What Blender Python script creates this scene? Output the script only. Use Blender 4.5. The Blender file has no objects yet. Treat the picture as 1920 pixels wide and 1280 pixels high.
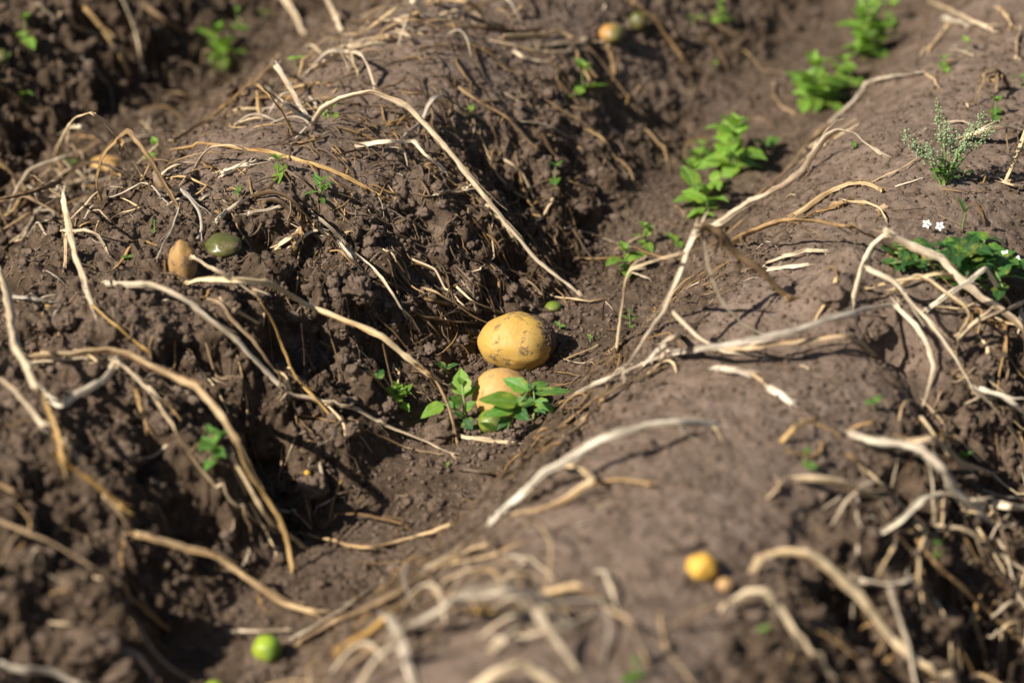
import bpy, math, random
import numpy as np
from mathutils import Vector, Matrix

# ------------------------------------------------------------------ camera, sky, sun, exposure
SC = bpy.context.scene
COL = SC.collection
PITCH = math.radians(30.0); DIST = 3.3; FOCAL = 114.0
TPX = 36.0 / FOCAL / 1920.0                       # tangent per photo pixel
CAM = np.array([0.0, -DIST * math.cos(PITCH), DIST * math.sin(PITCH)])
RIGHT = np.array([1.0, 0, 0]); UP = np.array([0, math.sin(PITCH), math.cos(PITCH)])
FWD = np.array([0, math.cos(PITCH), -math.sin(PITCH)])
cd = bpy.data.cameras.new('camera'); cam = bpy.data.objects.new('camera', cd); COL.objects.link(cam)
cam.location = CAM; cam.rotation_euler = (math.pi / 2 - PITCH, 0, 0)
cd.lens = FOCAL; cd.sensor_width = 36.0; cd.clip_start = 0.1; cd.clip_end = 500
cd.dof.use_dof = True; cd.dof.focus_distance = 3.25; cd.dof.aperture_fstop = 2.5; cd.dof.aperture_blades = 0
SC.camera = cam

SUN = Vector((-0.84, -0.54, 0)).normalized() * math.cos(math.radians(42)); SUN.z = math.sin(math.radians(42))
w = bpy.data.worlds.new('World'); SC.world = w; w.use_nodes = True
nt = w.node_tree; nt.nodes.clear()
sky = nt.nodes.new('ShaderNodeTexSky'); sky.sky_type = 'NISHITA'; sky.sun_disc = False
sky.sun_elevation = math.radians(42); sky.sun_rotation = math.atan2(SUN.x, SUN.y)
bg = nt.nodes.new('ShaderNodeBackground'); bg.inputs[1].default_value = 0.05
wo = nt.nodes.new('ShaderNodeOutputWorld')
nt.links.new(sky.outputs[0], bg.inputs[0]); nt.links.new(bg.outputs[0], wo.inputs[0])
ld = bpy.data.lights.new('sun', 'SUN'); ld.energy = 5.0; ld.angle = math.radians(0.55); ld.color = (1.0, 0.945, 0.86)
lo = bpy.data.objects.new('sun', ld); COL.objects.link(lo); lo.rotation_euler = SUN.to_track_quat('Z', 'Y').to_euler()
lo.location = (-3, -1, 3)
SC.view_settings.view_transform = 'Standard'; SC.view_settings.look = 'None'
SC.view_settings.exposure = 0.53; SC.view_settings.gamma = 1.0
SC.cycles.max_bounces = 6; SC.cycles.use_denoising = True

# ------------------------------------------------------------------ noise
RNG = np.random.RandomState(7); random.seed(11)
PERM = RNG.permutation(4096)
GA = RNG.rand(4096) * 2 * np.pi; GX = np.cos(GA); GY = np.sin(GA)
R1 = RNG.rand(4096); R2 = RNG.rand(4096); R3 = RNG.rand(4096); R4 = RNG.rand(4096)
def hsh(i, j): return PERM[(PERM[i & 4095] + j) & 4095]
def perlin(x, y, seed=0):
    xi = np.floor(x).astype(np.int64); yi = np.floor(y).astype(np.int64)
    fx = x - xi; fy = y - yi
    u = fx * fx * fx * (fx * (fx * 6 - 15) + 10); v = fy * fy * fy * (fy * (fy * 6 - 15) + 10)
    def g(a, b):
        h = hsh(xi + a + seed * 57, yi + b + seed * 131)
        return GX[h] * (fx - a) + GY[h] * (fy - b)
    return ((g(0, 0) * (1 - u) + g(1, 0) * u) * (1 - v) + (g(0, 1) * (1 - u) + g(1, 1) * u) * v) * 1.45
def fbm(x, y, octs, seed=0, gain=0.5):
    s = 0; a = 1; t = 0
    for k in range(octs):
        s = s + a * perlin(x, y, seed + k); t += a; a *= gain; x = x * 2.03 + 3.1; y = y * 2.03 + 1.7
    return s / t
def domes(x, y, seed, fill):
    """irregular round clods: max of hemispheres with random centre, radius and presence; -> height, in cell units"""
    xi = np.floor(x).astype(np.int64); yi = np.floor(y).astype(np.int64)
    best = np.zeros_like(x)
    for a in (-1, 0, 1):
        for b in (-1, 0, 1):
            h = hsh(xi + a + seed * 71, yi + b + seed * 37)
            dx = x - (xi + a + R1[h]); dy = y - (yi + b + R2[h])
            th = R4[h] * 6.28; c = np.cos(th); s = np.sin(th)
            p = dx * c + dy * s; q = (dy * c - dx * s) * (1.0 + 0.7 * R3[h])
            r = 0.30 + 0.45 * R3[h]
            d = 1 - (p * p + q * q) / (r * r)
            best = np.maximum(best, np.where(R4[h] < fill, np.power(np.clip(d, 0, 1), 0.6) * r, 0))
    return best
def sstep(a, b, x):
    t = np.clip((x - a) / (b - a), 0, 1); return t * t * (3 - 2 * t)

# ------------------------------------------------------------------ the ground: potato ridges as a height field
AZ = math.radians(26.5); CA, SA = math.cos(AZ), math.sin(AZ)
SPACING = 0.64; U0 = 0.045; RIDGE = 0.150
def uv_of(x, y): return x * CA - y * SA, x * SA + y * CA
def base_height(x, y):
    u, v = uv_of(x, y)
    u = u + 0.016 * perlin(v * 2.2, u * 1.2, 3) + 0.010 * perlin(v * 7, u * 5, 4)
    k = np.round((u - U0) / SPACING)
    s = np.abs(u - U0 - k * SPACING)
    t = np.clip((s - 0.055) / (0.315 - 0.055), 0, 1)
    far_flank = sstep(0.12, 0.38, v) * (u < U0) * (u > U0 - 0.32)          # the bank slumps to a gentler slope farther away
    h = RIDGE * np.power(np.sin(np.pi / 2 * t), 0.92 + 0.55 * far_flank) * (1 - 0.12 * far_flank * sstep(0.32, 0.1, s))
    h = h * (1 + 0.13 * perlin(v * 1.7 + 5, u * 1.6 + 0.3, 6))
    return h + 0.010 * fbm(x * 5, y * 5, 2, 9), s, u, v
def rough_mask(x, y, s, u, v):
    m = sstep(0.04, 0.10, s) * (1 - sstep(0.18, 0.25, s))
    n = fbm(x * 6, y * 6, 2, 21)
    m = m * 0.92 + n * 0.42
    near_left = sstep(0.0, -0.16, u) * sstep(-0.02, -0.22, v + 0.3 * u)      # broken-down near part of the left ridge
    m = m + 0.8 * near_left + 0.6 * sstep(-0.42, -0.52, u) + 0.45 * sstep(0.47, 0.56, u) * sstep(0.2, 0.0, v)
    m = m - 0.5 * sstep(0.14, 0.22, u) * sstep(0.50, 0.42, u)
    m = m - 0.40 * sstep(0.15, 0.4, v) * sstep(-0.3, -0.2, u)
    m = m - 0.35 * sstep(0.22, 0.28, s) * sstep(-0.25, 0.0, v)
    m = m - 0.35 * sstep(0.02, 0.06, u) * sstep(0.20, 0.14, u)
    return np.clip(m, 0.07, 1.15)
FEATURES = []                                     # (x, y, radius, height) local mounds and hollows
def height(x, y, fine=True):
    b, s, u, v = base_height(x, y)
    for fx, fy, fr, fh in FEATURES:
        d2 = ((x - fx) ** 2 + (y - fy) ** 2) / (fr * fr)
        b = b + fh * np.exp(-d2 * 1.3)
    if not fine: return b
    m = rough_mask(x, y, s, u, v)
    wx = x + 0.012 * fbm(x * 22, y * 22, 2, 31) + 0.0035 * perlin(x * 110, y * 110, 33)
    wy = y + 0.012 * fbm(x * 22, y * 22, 2, 41) + 0.0035 * perlin(x * 110, y * 110, 43)
    h = 0 * b
    h = h + m * 0.016 * fbm(wx * 14, wy * 14, 3, 51)
    h = h + m * 0.036 * domes(wx / 0.036, wy / 0.036, 1, 0.42) * 0.42
    h = h + m * 0.0125 * domes(wx / 0.0155, wy / 0.0155, 2, 0.55)
    h = h + (0.05 + m) * 0.0075 * domes(wx / 0.0082, wy / 0.0082, 3, 0.5)
    h = h + (0.04 + 0.8 * m) * 0.0045 * domes(x / 0.0052, y / 0.0052, 4, 0.5)
    h = h - m * 0.030 * domes(wx / 0.05 + 7, wy / 0.05, 5, 0.34)              # pits
    h = h - np.clip(m, 0.25, 1) * 0.012 * domes(wx / 0.026 + 3, wy / 0.026, 6, 0.20)
    h = h - 0.0022 * np.power(np.clip(1 - np.abs(fbm(wx * 30, wy * 30, 2, 61)) * 9, 0, 1), 2) * (1 - 0.5 * m)   # drying cracks
    h = h + (0.30 + m) * 0.0020 * fbm(x * 120, y * 120, 3, 71) + 0.0018 * domes(x / 0.0075, y / 0.0075, 8, 0.25) + 0.0026 * fbm(x * 32, y * 32, 2, 75)
    return b, h
def bake_axis(a, b, step, far):
    core = np.arange(a, b + step / 2, step)
    ext = []; d = step
    p = b
    while p < far:
        d = min(d * 1.03, 0.011) if p < b + 0.75 else d * 1.16; p += min(d, 2.5); ext.append(p)
    ext = np.array(ext); left = a - (ext - b)
    return np.concatenate([left[::-1], core, ext])
def ray_at_plane(px, py, z=0.0):
    d = FWD + RIGHT * (px - 960) * TPX + UP * (640 - py) * TPX
    t = (z - CAM[2]) / d[2]; return CAM + d * t
def pix_march_base(px, py):
    d = FWD + RIGHT * (px - 960) * TPX + UP * (640 - py) * TPX
    t = np.arange(2.3, 5.2, 0.004); P = CAM[None] + d[None] * t[:, None]
    g = P[:, 2] - height(P[:, 0], P[:, 1], False)
    i = int(np.argmax(g < 0)); return P[i]
FP = [ # pixel x, y, radius m, height m : mounds and hollows seen in the photograph
 (650, 555, 0.040, 0.035), (575, 470, 0.035, -0.030), (480, 610, 0.040, 0.015), (560, 640, 0.035, -0.045),
 (700, 600, 0.035, -0.022), (520, 880, 0.050, -0.070), (450, 800, 0.045, -0.055), (250, 760, 0.05, -0.030), (300, 620, 0.06, 0.02),
 (370, 980, 0.040, -0.035), (400, 930, 0.040, 0.030), (270, 1130, 0.045, -0.03), (150, 1220, 0.06, 0.035),
 (250, 1255, 0.05, 0.03), (330, 160, 0.07, -0.05), (430, 120, 0.05, -0.03), (950, 330, 0.045, -0.035), (900, 300, 0.04, -0.03),
 (1000, 690, 0.03, -0.010), (1900, 860, 0.07, -0.06), (1900, 1230, 0.08, -0.05), (1600, 1120, 0.04, -0.035),
 (1680, 640, 0.03, -0.035), (1560, 565, 0.03, 0.03), (1590, 500, 0.03, 0.02), (1750, 760, 0.03, -0.03), (300, 560, 0.05, 0.01),
 (1250, 270, 0.07, -0.02), (560, 330, 0.1, 0.012), (820, 110, 0.09, 0.015), (70, 650, 0.04, -0.03), (640, 820, 0.05, 0.006)]
for px, py, r, h in FP:
    P = pix_march_base(px, py); FEATURES.append((P[0], P[1], r, h))
GXS = bake_axis(-0.72, 0.74, 0.0016, 60); GYS = bake_axis(-0.74, 1.02, 0.0016, 60)
MX, MY = np.meshgrid(GXS, GYS)
GB = np.empty_like(MX); GD = np.empty_like(MX)
for r0 in range(0, MX.shape[0], 100):
    GB[r0:r0 + 100], GD[r0:r0 + 100] = height(MX[r0:r0 + 100], MY[r0:r0 + 100])
# relief grows along the surface normal, so that clods on the ridge flanks bulge outward
DY, DX = np.gradient(GB, GYS, GXS); DX = np.clip(DX, -1.3, 1.3); DY = np.clip(DY, -1.3, 1.3); NL = np.sqrt(1 + DX ** 2 + DY ** 2)
core = (np.abs(MX) < 1.45) & (MY > -1.45) & (MY < 1.75)
VX = np.where(core, MX - DX / NL * GD, MX); VY = np.where(core, MY - DY / NL * GD, MY); VZ = np.where(core, GB + GD / NL, GB + GD)
GH = np.full(MX.shape, -9.0)
for ax_, ay_ in ((0, 0), (0.5, 0), (0, 0.5), (0.5, 0.5)):
    def lerp(A):
        B = A.copy(); B[:-1, :-1] = (A[:-1, :-1] * (1 - ax_) + A[:-1, 1:] * ax_) * (1 - ay_) + (A[1:, :-1] * (1 - ax_) + A[1:, 1:] * ax_) * ay_; return B
    X_, Y_, Z_ = lerp(VX), lerp(VY), lerp(VZ)
    i_ = np.clip(np.searchsorted((GXS[1:] + GXS[:-1]) / 2, X_.ravel()), 0, len(GXS) - 1); j_ = np.clip(np.searchsorted((GYS[1:] + GYS[:-1]) / 2, Y_.ravel()), 0, len(GYS) - 1)
    np.maximum.at(GH, (j_, i_), Z_.ravel())
for _ in range(6):
    hole = GH < -5
    if not hole.any(): break
    Q = np.pad(GH, 1, mode='edge'); nb = np.maximum.reduce([Q[:-2, 1:-1], Q[2:, 1:-1], Q[1:-1, :-2], Q[1:-1, 2:]]); GH = np.where(hole, nb, GH)
GH = np.where(GH < -5, GB + GD, GH)
def H(x, y):
    x = np.atleast_1d(np.asarray(x, float)); y = np.atleast_1d(np.asarray(y, float))
    i = np.clip(np.searchsorted(GXS, x) - 1, 0, len(GXS) - 2); j = np.clip(np.searchsorted(GYS, y) - 1, 0, len(GYS) - 2)
    fx = np.clip((x - GXS[i]) / (GXS[i + 1] - GXS[i]), 0, 1); fy = np.clip((y - GYS[j]) / (GYS[j + 1] - GYS[j]), 0, 1)
    return (GH[j, i] * (1 - fx) + GH[j, i + 1] * fx) * (1 - fy) + (GH[j + 1, i] * (1 - fx) + GH[j + 1, i + 1] * fx) * fy
def Hs(x, y): return float(H(x, y)[0])
TT = np.arange(2.2, 5.6, 0.0025)
def ray(px, py): return FWD + RIGHT * (px - 960) * TPX + UP * (640 - py) * TPX
def depth_at(px, py, h=0.0):
    """distance along the sight line at which it comes within h of the soil"""
    d = ray(px, py); P = CAM[None] + d[None] * TT[:, None]
    g = P[:, 2] - H(P[:, 0], P[:, 1]) - h
    i = int(np.argmax(g < 0))
    if g[i] >= 0: return TT[-1]
    if i == 0: return TT[0]
    return TT[i - 1] + (TT[i] - TT[i - 1]) * g[i - 1] / (g[i - 1] - g[i])
def at(px, py, h=0.0): return CAM + ray(px, py) * depth_at(px, py, h)

# ------------------------------------------------------------------ materials
def new_mat(name):
    m = bpy.data.materials.new(name); m.use_nodes = True; t = m.node_tree; b = t.nodes['Principled BSDF']
    return m, t, b
def N(t, typ, **kw):
    n = t.nodes.new(typ)
    for k, v in kw.items(): setattr(n, k, v)
    return n
def noise(t, vec, scale, detail=4, rough=0.55, dist=0.0):
    n = N(t, 'ShaderNodeTexNoise'); n.inputs['Scale'].default_value = scale; n.inputs['Detail'].default_value = detail
    n.inputs['Roughness'].default_value = rough; n.inputs['Distortion'].default_value = dist
    if vec is not None: t.links.new(vec, n.inputs['Vector'])
    return n
def ramp(t, fac, stops):
    r = N(t, 'ShaderNodeValToRGB'); e = r.color_ramp.elements
    while len(e) < len(stops): e.new(0.5)
    for q, (p, c) in zip(e, stops): q.position = p; q.color = (*c, 1) if len(c) == 3 else c
    t.links.new(fac, r.inputs[0]); return r
def mix(t, fac, a, b, mode='MIX'):
    m = N(t, 'ShaderNodeMix', data_type='RGBA', blend_type=mode)
    for s, val in ((m.inputs[0], fac), (m.inputs[6], a), (m.inputs[7], b)):
        if hasattr(val, 'is_linked'): t.links.new(val, s)
        elif isinstance(val, tuple): s.default_value = (*val, 1)
        else: s.default_value = val
    return m.outputs[2]
def mathn(t, op, a, b):
    m = N(t, 'ShaderNodeMath', operation=op)
    for s, val in ((m.inputs[0], a), (m.inputs[1], b)):
        if hasattr(val, 'is_linked'): t.links.new(val, s)
        else: s.default_value = val
    return m.outputs[0]
def bump(t, b, hgt, strength, dist, prev=None):
    n = N(t, 'ShaderNodeBump'); n.inputs['Strength'].default_value = strength; n.inputs['Distance'].default_value = dist
    t.links.new(hgt, n.inputs['Height'])
    if prev is not None: t.links.new(prev, n.inputs['Normal'])
    if b is not None: t.links.new(n.outputs[0], b.inputs['Normal'])
    return n.outputs[0]
def soil_material(name, use_attr=True, tint=1.0):
    m, t, b = new_mat(name)
    tc = N(t, 'ShaderNodeTexCoord').outputs['Object']
    big = noise(t, tc, 7, 4); mid = noise(t, tc, 60, 5, 0.6); fin = noise(t, tc, 420, 4, 0.7); grain = noise(t, tc, 1500, 2, 0.6)
    dry = ramp(t, mid.outputs[0], [(0.30, (0.150 * tint, 0.099 * tint, 0.065 * tint)), (0.5, (0.228 * tint, 0.162 * tint, 0.118 * tint)), (0.72, (0.305 * tint, 0.222 * tint, 0.168 * tint))])
    damp = ramp(t, mid.outputs[0], [(0.30, (0.052 * tint, 0.032 * tint, 0.019 * tint)), (0.52, (0.104 * tint, 0.069 * tint, 0.042 * tint)), (0.75, (0.175 * tint, 0.118 * tint, 0.078 * tint))])
    if use_attr:
        at_ = N(t, 'ShaderNodeAttribute', attribute_name='damp').outputs['Fac']
    else:
        at_ = ramp(t, big.outputs[0], [(0.4, (0.2,) * 3), (0.6, (0.8,) * 3)]).outputs[0]
    c = mix(t, at_, dry.outputs[0], damp.outputs[0])
    sp = ramp(t, fin.outputs[0], [(0.32, (0.62, 0.60, 0.58)), (0.5, (1, 1, 1)), (0.72, (1.22, 1.20, 1.18))])
    c = mix(t, 0.75, c, sp.outputs[0], 'MULTIPLY')
    gr = ramp(t, grain.outputs[0], [(0.66, (0, 0, 0)), (0.72, (1, 1, 1))])
    c = mix(t, mathn(t, 'MULTIPLY', gr.outputs[0], 0.35), c, (0.36, 0.29, 0.22))
    t.links.new(c, b.inputs['Base Color'])
    b.inputs['Roughness'].default_value = 0.93; b.inputs['Specular IOR Level'].default_value = 0.22
    n1 = bump(t, None, mid.outputs[0], 0.18, 0.005)
    n2 = bump(t, None, fin.outputs[0], 0.85, 0.0030, n1)
    bump(t, b, grain.outputs[0], 0.5, 0.0008, n2)
    return m
SOIL = soil_material('soil_ground'); CLOD = soil_material('soil_clod', False, 1.0)
def straw_material(name, pale, mid_, dark, stain=0.45, gloss=0.5):
    m, t, b = new_mat(name)
    uv = N(t, 'ShaderNodeUVMap', uv_map='UVMap').outputs[0]
    oi = N(t, 'ShaderNodeObjectInfo').outputs['Random']
    mp = N(t, 'ShaderNodeMapping'); mp.inputs['Scale'].default_value = (5, 9, 1); t.links.new(uv, mp.inputs[0])
    cmb = N(t, 'ShaderNodeCombineXYZ'); t.links.new(mathn(t, 'MULTIPLY', oi, 37.0), cmb.inputs[2]); t.links.new(cmb.outputs[0], mp.inputs[1])
    st = noise(t, mp.outputs[0], 1.0, 5, 0.6, 0.3)
    mp2 = N(t, 'ShaderNodeMapping'); mp2.inputs['Scale'].default_value = (1.3, 34, 1); t.links.new(uv, mp2.inputs[0]); t.links.new(cmb.outputs[0], mp2.inputs[1])
    bl = noise(t, mp2.outputs[0], 1.0, 4, 0.6, 0.6)
    mp3 = N(t, 'ShaderNodeMapping'); mp3.inputs['Scale'].default_value = (22, 26, 1); t.links.new(uv, mp3.inputs[0])
    fb = noise(t, mp3.outputs[0], 1.0, 3, 0.6)
    c = ramp(t, st.outputs[0], [(0.34, dark), (0.41, mid_), (0.50, pale), (0.66, tuple(min(0.92, q * 1.18) for q in pale))]).outputs[0]
    sr = ramp(t, bl.outputs[0], [(0.36, (1, 1, 1)), (0.54, (0, 0, 0))]).outputs[0]
    c = mix(t, mathn(t, 'MULTIPLY', sr, stain), c, tuple(x * 0.45 for x in dark))
    c = mix(t, 0.5, c, ramp(t, fb.outputs[0], [(0.36, (0.5, 0.47, 0.43)), (0.56, (1.12, 1.12, 1.12))]).outputs[0], 'MULTIPLY')
    hs = N(t, 'ShaderNodeHueSaturation'); t.links.new(c, hs.inputs['Color'])
    t.links.new(mathn(t, 'ADD', mathn(t, 'MULTIPLY', oi, 0.35), 0.82), hs.inputs['Value'])
    t.links.new(mathn(t, 'ADD', mathn(t, 'MULTIPLY', mathn(t, 'FRACT', mathn(t, 'MULTIPLY', oi, 7.3), 0.0), 0.3), 0.85), hs.inputs['Saturation'])
    t.links.new(hs.outputs[0], b.inputs['Base Color'])
    b.inputs['Roughness'].default_value = gloss; b.inputs['Specular IOR Level'].default_value = 0.35
    n1 = bump(t, None, st.outputs[0], 0.5, 0.0014); bump(t, b, fb.outputs[0], 0.5, 0.0005, n1)
    return m
STRAW = {
 'pale':  straw_material('straw_pale',  (0.76, 0.60, 0.39), (0.58, 0.40, 0.22), (0.27, 0.16, 0.075), 0.40),
 'white': straw_material('straw_bleached', (0.84, 0.70, 0.51), (0.68, 0.52, 0.34), (0.34, 0.22, 0.12), 0.34),
 'gold':  straw_material('straw_golden', (0.64, 0.43, 0.20), (0.46, 0.27, 0.10), (0.22, 0.11, 0.04), 0.45),
 'grey':  straw_material('straw_grey',  (0.58, 0.48, 0.355), (0.40, 0.31, 0.215), (0.13, 0.095, 0.065), 0.5),
 'brown': straw_material('straw_brown', (0.40, 0.26, 0.13), (0.24, 0.145, 0.068), (0.085, 0.048, 0.024), 0.6),
 'dark':  straw_material('straw_dark',  (0.17, 0.11, 0.06), (0.085, 0.052, 0.028), (0.035, 0.021, 0.012), 0.6),
}
def leaf_material(name, col, col2, vein, waxy=0.42):
    m, t, b = new_mat(name)
    uv = N(t, 'ShaderNodeUVMap', uv_map='UVMap').outputs[0]
    tc = N(t, 'ShaderNodeTexCoord').outputs['Object']
    oi = N(t, 'ShaderNodeObjectInfo').outputs['Random']
    n1 = noise(t, tc, 4.0, 4, 0.6); n2 = noise(t, tc, 28, 3, 0.6)
    c = mix(t, ramp(t, n1.outputs[0], [(0.35, (0,) * 3), (0.65, (1,) * 3)]).outputs[0], col, col2)
    sep = N(t, 'ShaderNodeSeparateXYZ'); t.links.new(uv, sep.inputs[0])
    ax = mathn(t, 'ABSOLUTE', mathn(t, 'SUBTRACT', sep.outputs[0], 0.5), 0.0)
    rib = ramp(t, ax, [(0.02, (1,) * 3), (0.06, (0,) * 3)]).outputs[0]
    ph = mathn(t, 'ADD', mathn(t, 'MULTIPLY', sep.outputs[1], 7.0), mathn(t, 'MULTIPLY', ax, -6.0))
    lat = ramp(t, mathn(t, 'ABSOLUTE', mathn(t, 'SUBTRACT', mathn(t, 'FRACT', ph, 0.0), 0.5), 0.0), [(0.03, (0.7,) * 3), (0.09, (0,) * 3)]).outputs[0]
    vm = mathn(t, 'MAXIMUM', rib, lat)
    c = mix(t, mathn(t, 'MULTIPLY', vm, 0.55), c, vein)
    hs = N(t, 'ShaderNodeHueSaturation'); t.links.new(c, hs.inputs['Color'])
    t.links.new(mathn(t, 'ADD', mathn(t, 'MULTIPLY', oi, 0.5), 0.75), hs.inputs['Value'])
    yl = noise(t, tc, 3.1, 3, 0.6); ym = ramp(t, mathn(t, 'ADD', yl.outputs[0], mathn(t, 'MULTIPLY', ax, 0.35)), [(0.60, (0,) * 3), (0.74, (1,) * 3)]).outputs[0]
    c = mix(t, mathn(t, 'MULTIPLY', ym, 0.6), hs.outputs[0], (0.42, 0.40, 0.06))
    sk = noise(t, tc, 14, 4, 0.7); c = mix(t, mathn(t, 'MULTIPLY', ramp(t, sk.outputs[0], [(0.62, (0,) * 3), (0.68, (1,) * 3)]).outputs[0], 0.75), c, (0.16, 0.105, 0.05))
    t.links.new(c, b.inputs['Base Color']); b.inputs['Roughness'].default_value = waxy
    b.inputs['Specular IOR Level'].default_value = 0.4
    h = mathn(t, 'SUBTRACT', n2.outputs[0], mathn(t, 'MULTIPLY', vm, 0.8))
    bump(t, b, h, 0.45, 0.0006)
    tr = N(t, 'ShaderNodeBsdfTranslucent'); t.links.new(mix(t, 1.0, c, (1.5, 1.6, 0.6), 'MULTIPLY'), tr.inputs[0])
    ms = N(t, 'ShaderNodeMixShader'); ms.inputs[0].default_value = 0.36
    t.links.new(b.outputs[0], ms.inputs[1]); t.links.new(tr.outputs[0], ms.inputs[2])
    t.links.new(ms.outputs[0], t.nodes['Material Output'].inputs[0])
    return m
LEAF = {
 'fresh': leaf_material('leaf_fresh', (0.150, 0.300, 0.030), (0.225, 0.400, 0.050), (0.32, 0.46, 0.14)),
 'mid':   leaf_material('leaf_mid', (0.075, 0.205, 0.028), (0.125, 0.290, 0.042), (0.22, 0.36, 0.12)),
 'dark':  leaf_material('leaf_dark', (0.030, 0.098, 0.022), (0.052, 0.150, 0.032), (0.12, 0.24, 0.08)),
}
def simple(name, c1, c2, scale=80, rough=0.6, bs=0.3, trans=0):
    m, t, b = new_mat(name); tc = N(t, 'ShaderNodeTexCoord').outputs['Object']
    n = noise(t, tc, scale, 4, 0.6)
    t.links.new(mix(t, ramp(t, n.outputs[0], [(0.35, (0,) * 3), (0.65, (1,) * 3)]).outputs[0], c1, c2), b.inputs['Base Color'])
    b.inputs['Roughness'].default_value = rough; bump(t, b, n.outputs[0], bs, 0.001)
    return m
GSTEM = simple('green_stalk', (0.16, 0.24, 0.06), (0.24, 0.30, 0.10), 200)
SEED = simple('mealy_flower_buds', (0.20, 0.29, 0.12), (0.36, 0.45, 0.26), 900, 0.85, 0.5)
PETAL = simple('white_petal', (0.78, 0.79, 0.76), (0.85, 0.85, 0.82), 300, 0.5)
ANTHER = simple('yellow_anther', (0.80, 0.45, 0.03), (0.85, 0.55, 0.06), 300, 0.5)
def potato_material(name, skin1, skin2, green=None, dirt=0.5, gloss=0.6, blotch=None):
    m, t, b = new_mat(name); tc = N(t, 'ShaderNodeTexCoord').outputs['Object']
    big = noise(t, tc, 26, 4, 0.6); med = noise(t, tc, 110, 6, 0.68, 0.6); fin = noise(t, tc, 620, 4, 0.7); len_ = noise(t, tc, 300, 2, 0.5)
    c = mix(t, ramp(t, big.outputs[0], [(0.35, (0,) * 3), (0.65, (1,) * 3)]).outputs[0], skin1, skin2)
    if green is not None:
        sep = N(t, 'ShaderNodeSeparateXYZ'); t.links.new(tc, sep.inputs[0])
        gn = mathn(t, 'ADD', mathn(t, 'MULTIPLY', sep.outputs[green[1]], green[2]), mathn(t, 'ADD', mathn(t, 'MULTIPLY', big.outputs[0], 1.2), green[3]))
        c = mix(t, ramp(t, gn, [(0.3, (0,) * 3), (0.8, (1,) * 3)]).outputs[0], c, green[0])
    lent = ramp(t, len_.outputs[0], [(0.66, (0,) * 3), (0.70, (1,) * 3)]).outputs[0]
    c = mix(t, mathn(t, 'MULTIPLY', lent, 0.35), c, tuple(x * 0.55 for x in skin1))
    thr = 0.66 - 0.19 * dirt
    dm = ramp(t, mathn(t, 'ADD', mathn(t, 'MULTIPLY', med.outputs[0], 0.75), mathn(t, 'MULTIPLY', fin.outputs[0], 0.25)), [(thr - 0.02, (0,) * 3), (thr + 0.03, (1,) * 3)]).outputs[0]
    where = noise(t, tc, 38, 3, 0.5)
    dm = mathn(t, 'MULTIPLY', dm, ramp(t, where.outputs[0], [(0.43, (0,) * 3), (0.52, (1,) * 3)]).outputs[0])
    spk = noise(t, tc, 900, 2, 0.5); dm = mathn(t, 'MAXIMUM', dm, mathn(t, 'MULTIPLY', ramp(t, spk.outputs[0], [(0.64, (0,) * 3), (0.68, (1,) * 3)]).outputs[0], 0.75))
    film = ramp(t, big.outputs[0], [(0.52, (0,) * 3), (0.75, (1,) * 3)]).outputs[0]
    c = mix(t, mathn(t, 'MULTIPLY', film, 0.55 * dirt + 0.1), c, (0.27, 0.17, 0.09))
    dust = ramp(t, fin.outputs[0], [(0.45, (0,) * 3), (0.7, (1,) * 3)]).outputs[0]
    c = mix(t, mathn(t, 'MULTIPLY', dust, 0.45 * dirt), c, (0.40, 0.29, 0.17))
    c = mix(t, mathn(t, 'MULTIPLY', dm, 0.85), c, (0.15, 0.098, 0.062))
    t.links.new(c, b.inputs['Base Color'])
    rg = mix(t, dm, (gloss,) * 3, (0.9,) * 3); t.links.new(rg, b.inputs['Roughness'])
    b.inputs['Subsurface Weight'].default_value = 0.08; b.inputs['Subsurface Radius'].default_value = (0.008, 0.004, 0.001)
    h = mathn(t, 'ADD', mathn(t, 'MULTIPLY', dm, 0.8), mathn(t, 'MULTIPLY', fin.outputs[0], 0.35))
    bump(t, b, h, 0.45, 0.0012)
    return m

# ------------------------------------------------------------------ object helpers
def tag(o, label=None, cat=None, group=None, kind=None):
    if label: o['label'] = label
    if cat: o['category'] = cat
    if group: o['group'] = group
    if kind: o['kind'] = kind
def raw_mesh(name, V, F, mats, uvs=None, smooth=True, mi=None):
    """V (n,3), F (m,4) or (m,3) int arrays"""
    me = bpy.data.meshes.new(name); V = np.asarray(V, np.float32); F = np.asarray(F, np.int32)
    k = F.shape[1]
    me.vertices.add(len(V)); me.vertices.foreach_set('co', V.ravel())
    me.loops.add(F.size); me.loops.foreach_set('vertex_index', F.ravel())
    me.polygons.add(len(F)); me.polygons.foreach_set('loop_start', np.arange(0, F.size, k, dtype=np.int32))
    me.polygons.foreach_set('loop_total', np.full(len(F), k, np.int32))
    me.polygons.foreach_set('use_smooth', np.full(len(F), smooth, bool))
    for m in (mats if isinstance(mats, list) else [mats]): me.materials.append(m)
    if mi is not None: me.polygons.foreach_set('material_index', np.asarray(mi, np.int32))
    if uvs is not None:
        l = me.uv_layers.new(name='UVMap'); l.data.foreach_set('uv', np.asarray(uvs, np.float32)[F.ravel()].ravel())
    me.update(calc_edges=True); me.validate(clean_customdata=False)
    return me
def link(name, me, parent=None, loc=None, rot=None, scale=None):
    o = bpy.data.objects.new(name, me); COL.objects.link(o)
    if parent is not None: o.parent = parent
    if loc is not None: o.location = tuple(loc)
    if rot is not None: o.rotation_euler = rot
    if scale is not None: o.scale = (scale,) * 3 if isinstance(scale, (int, float)) else scale
    return o

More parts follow.
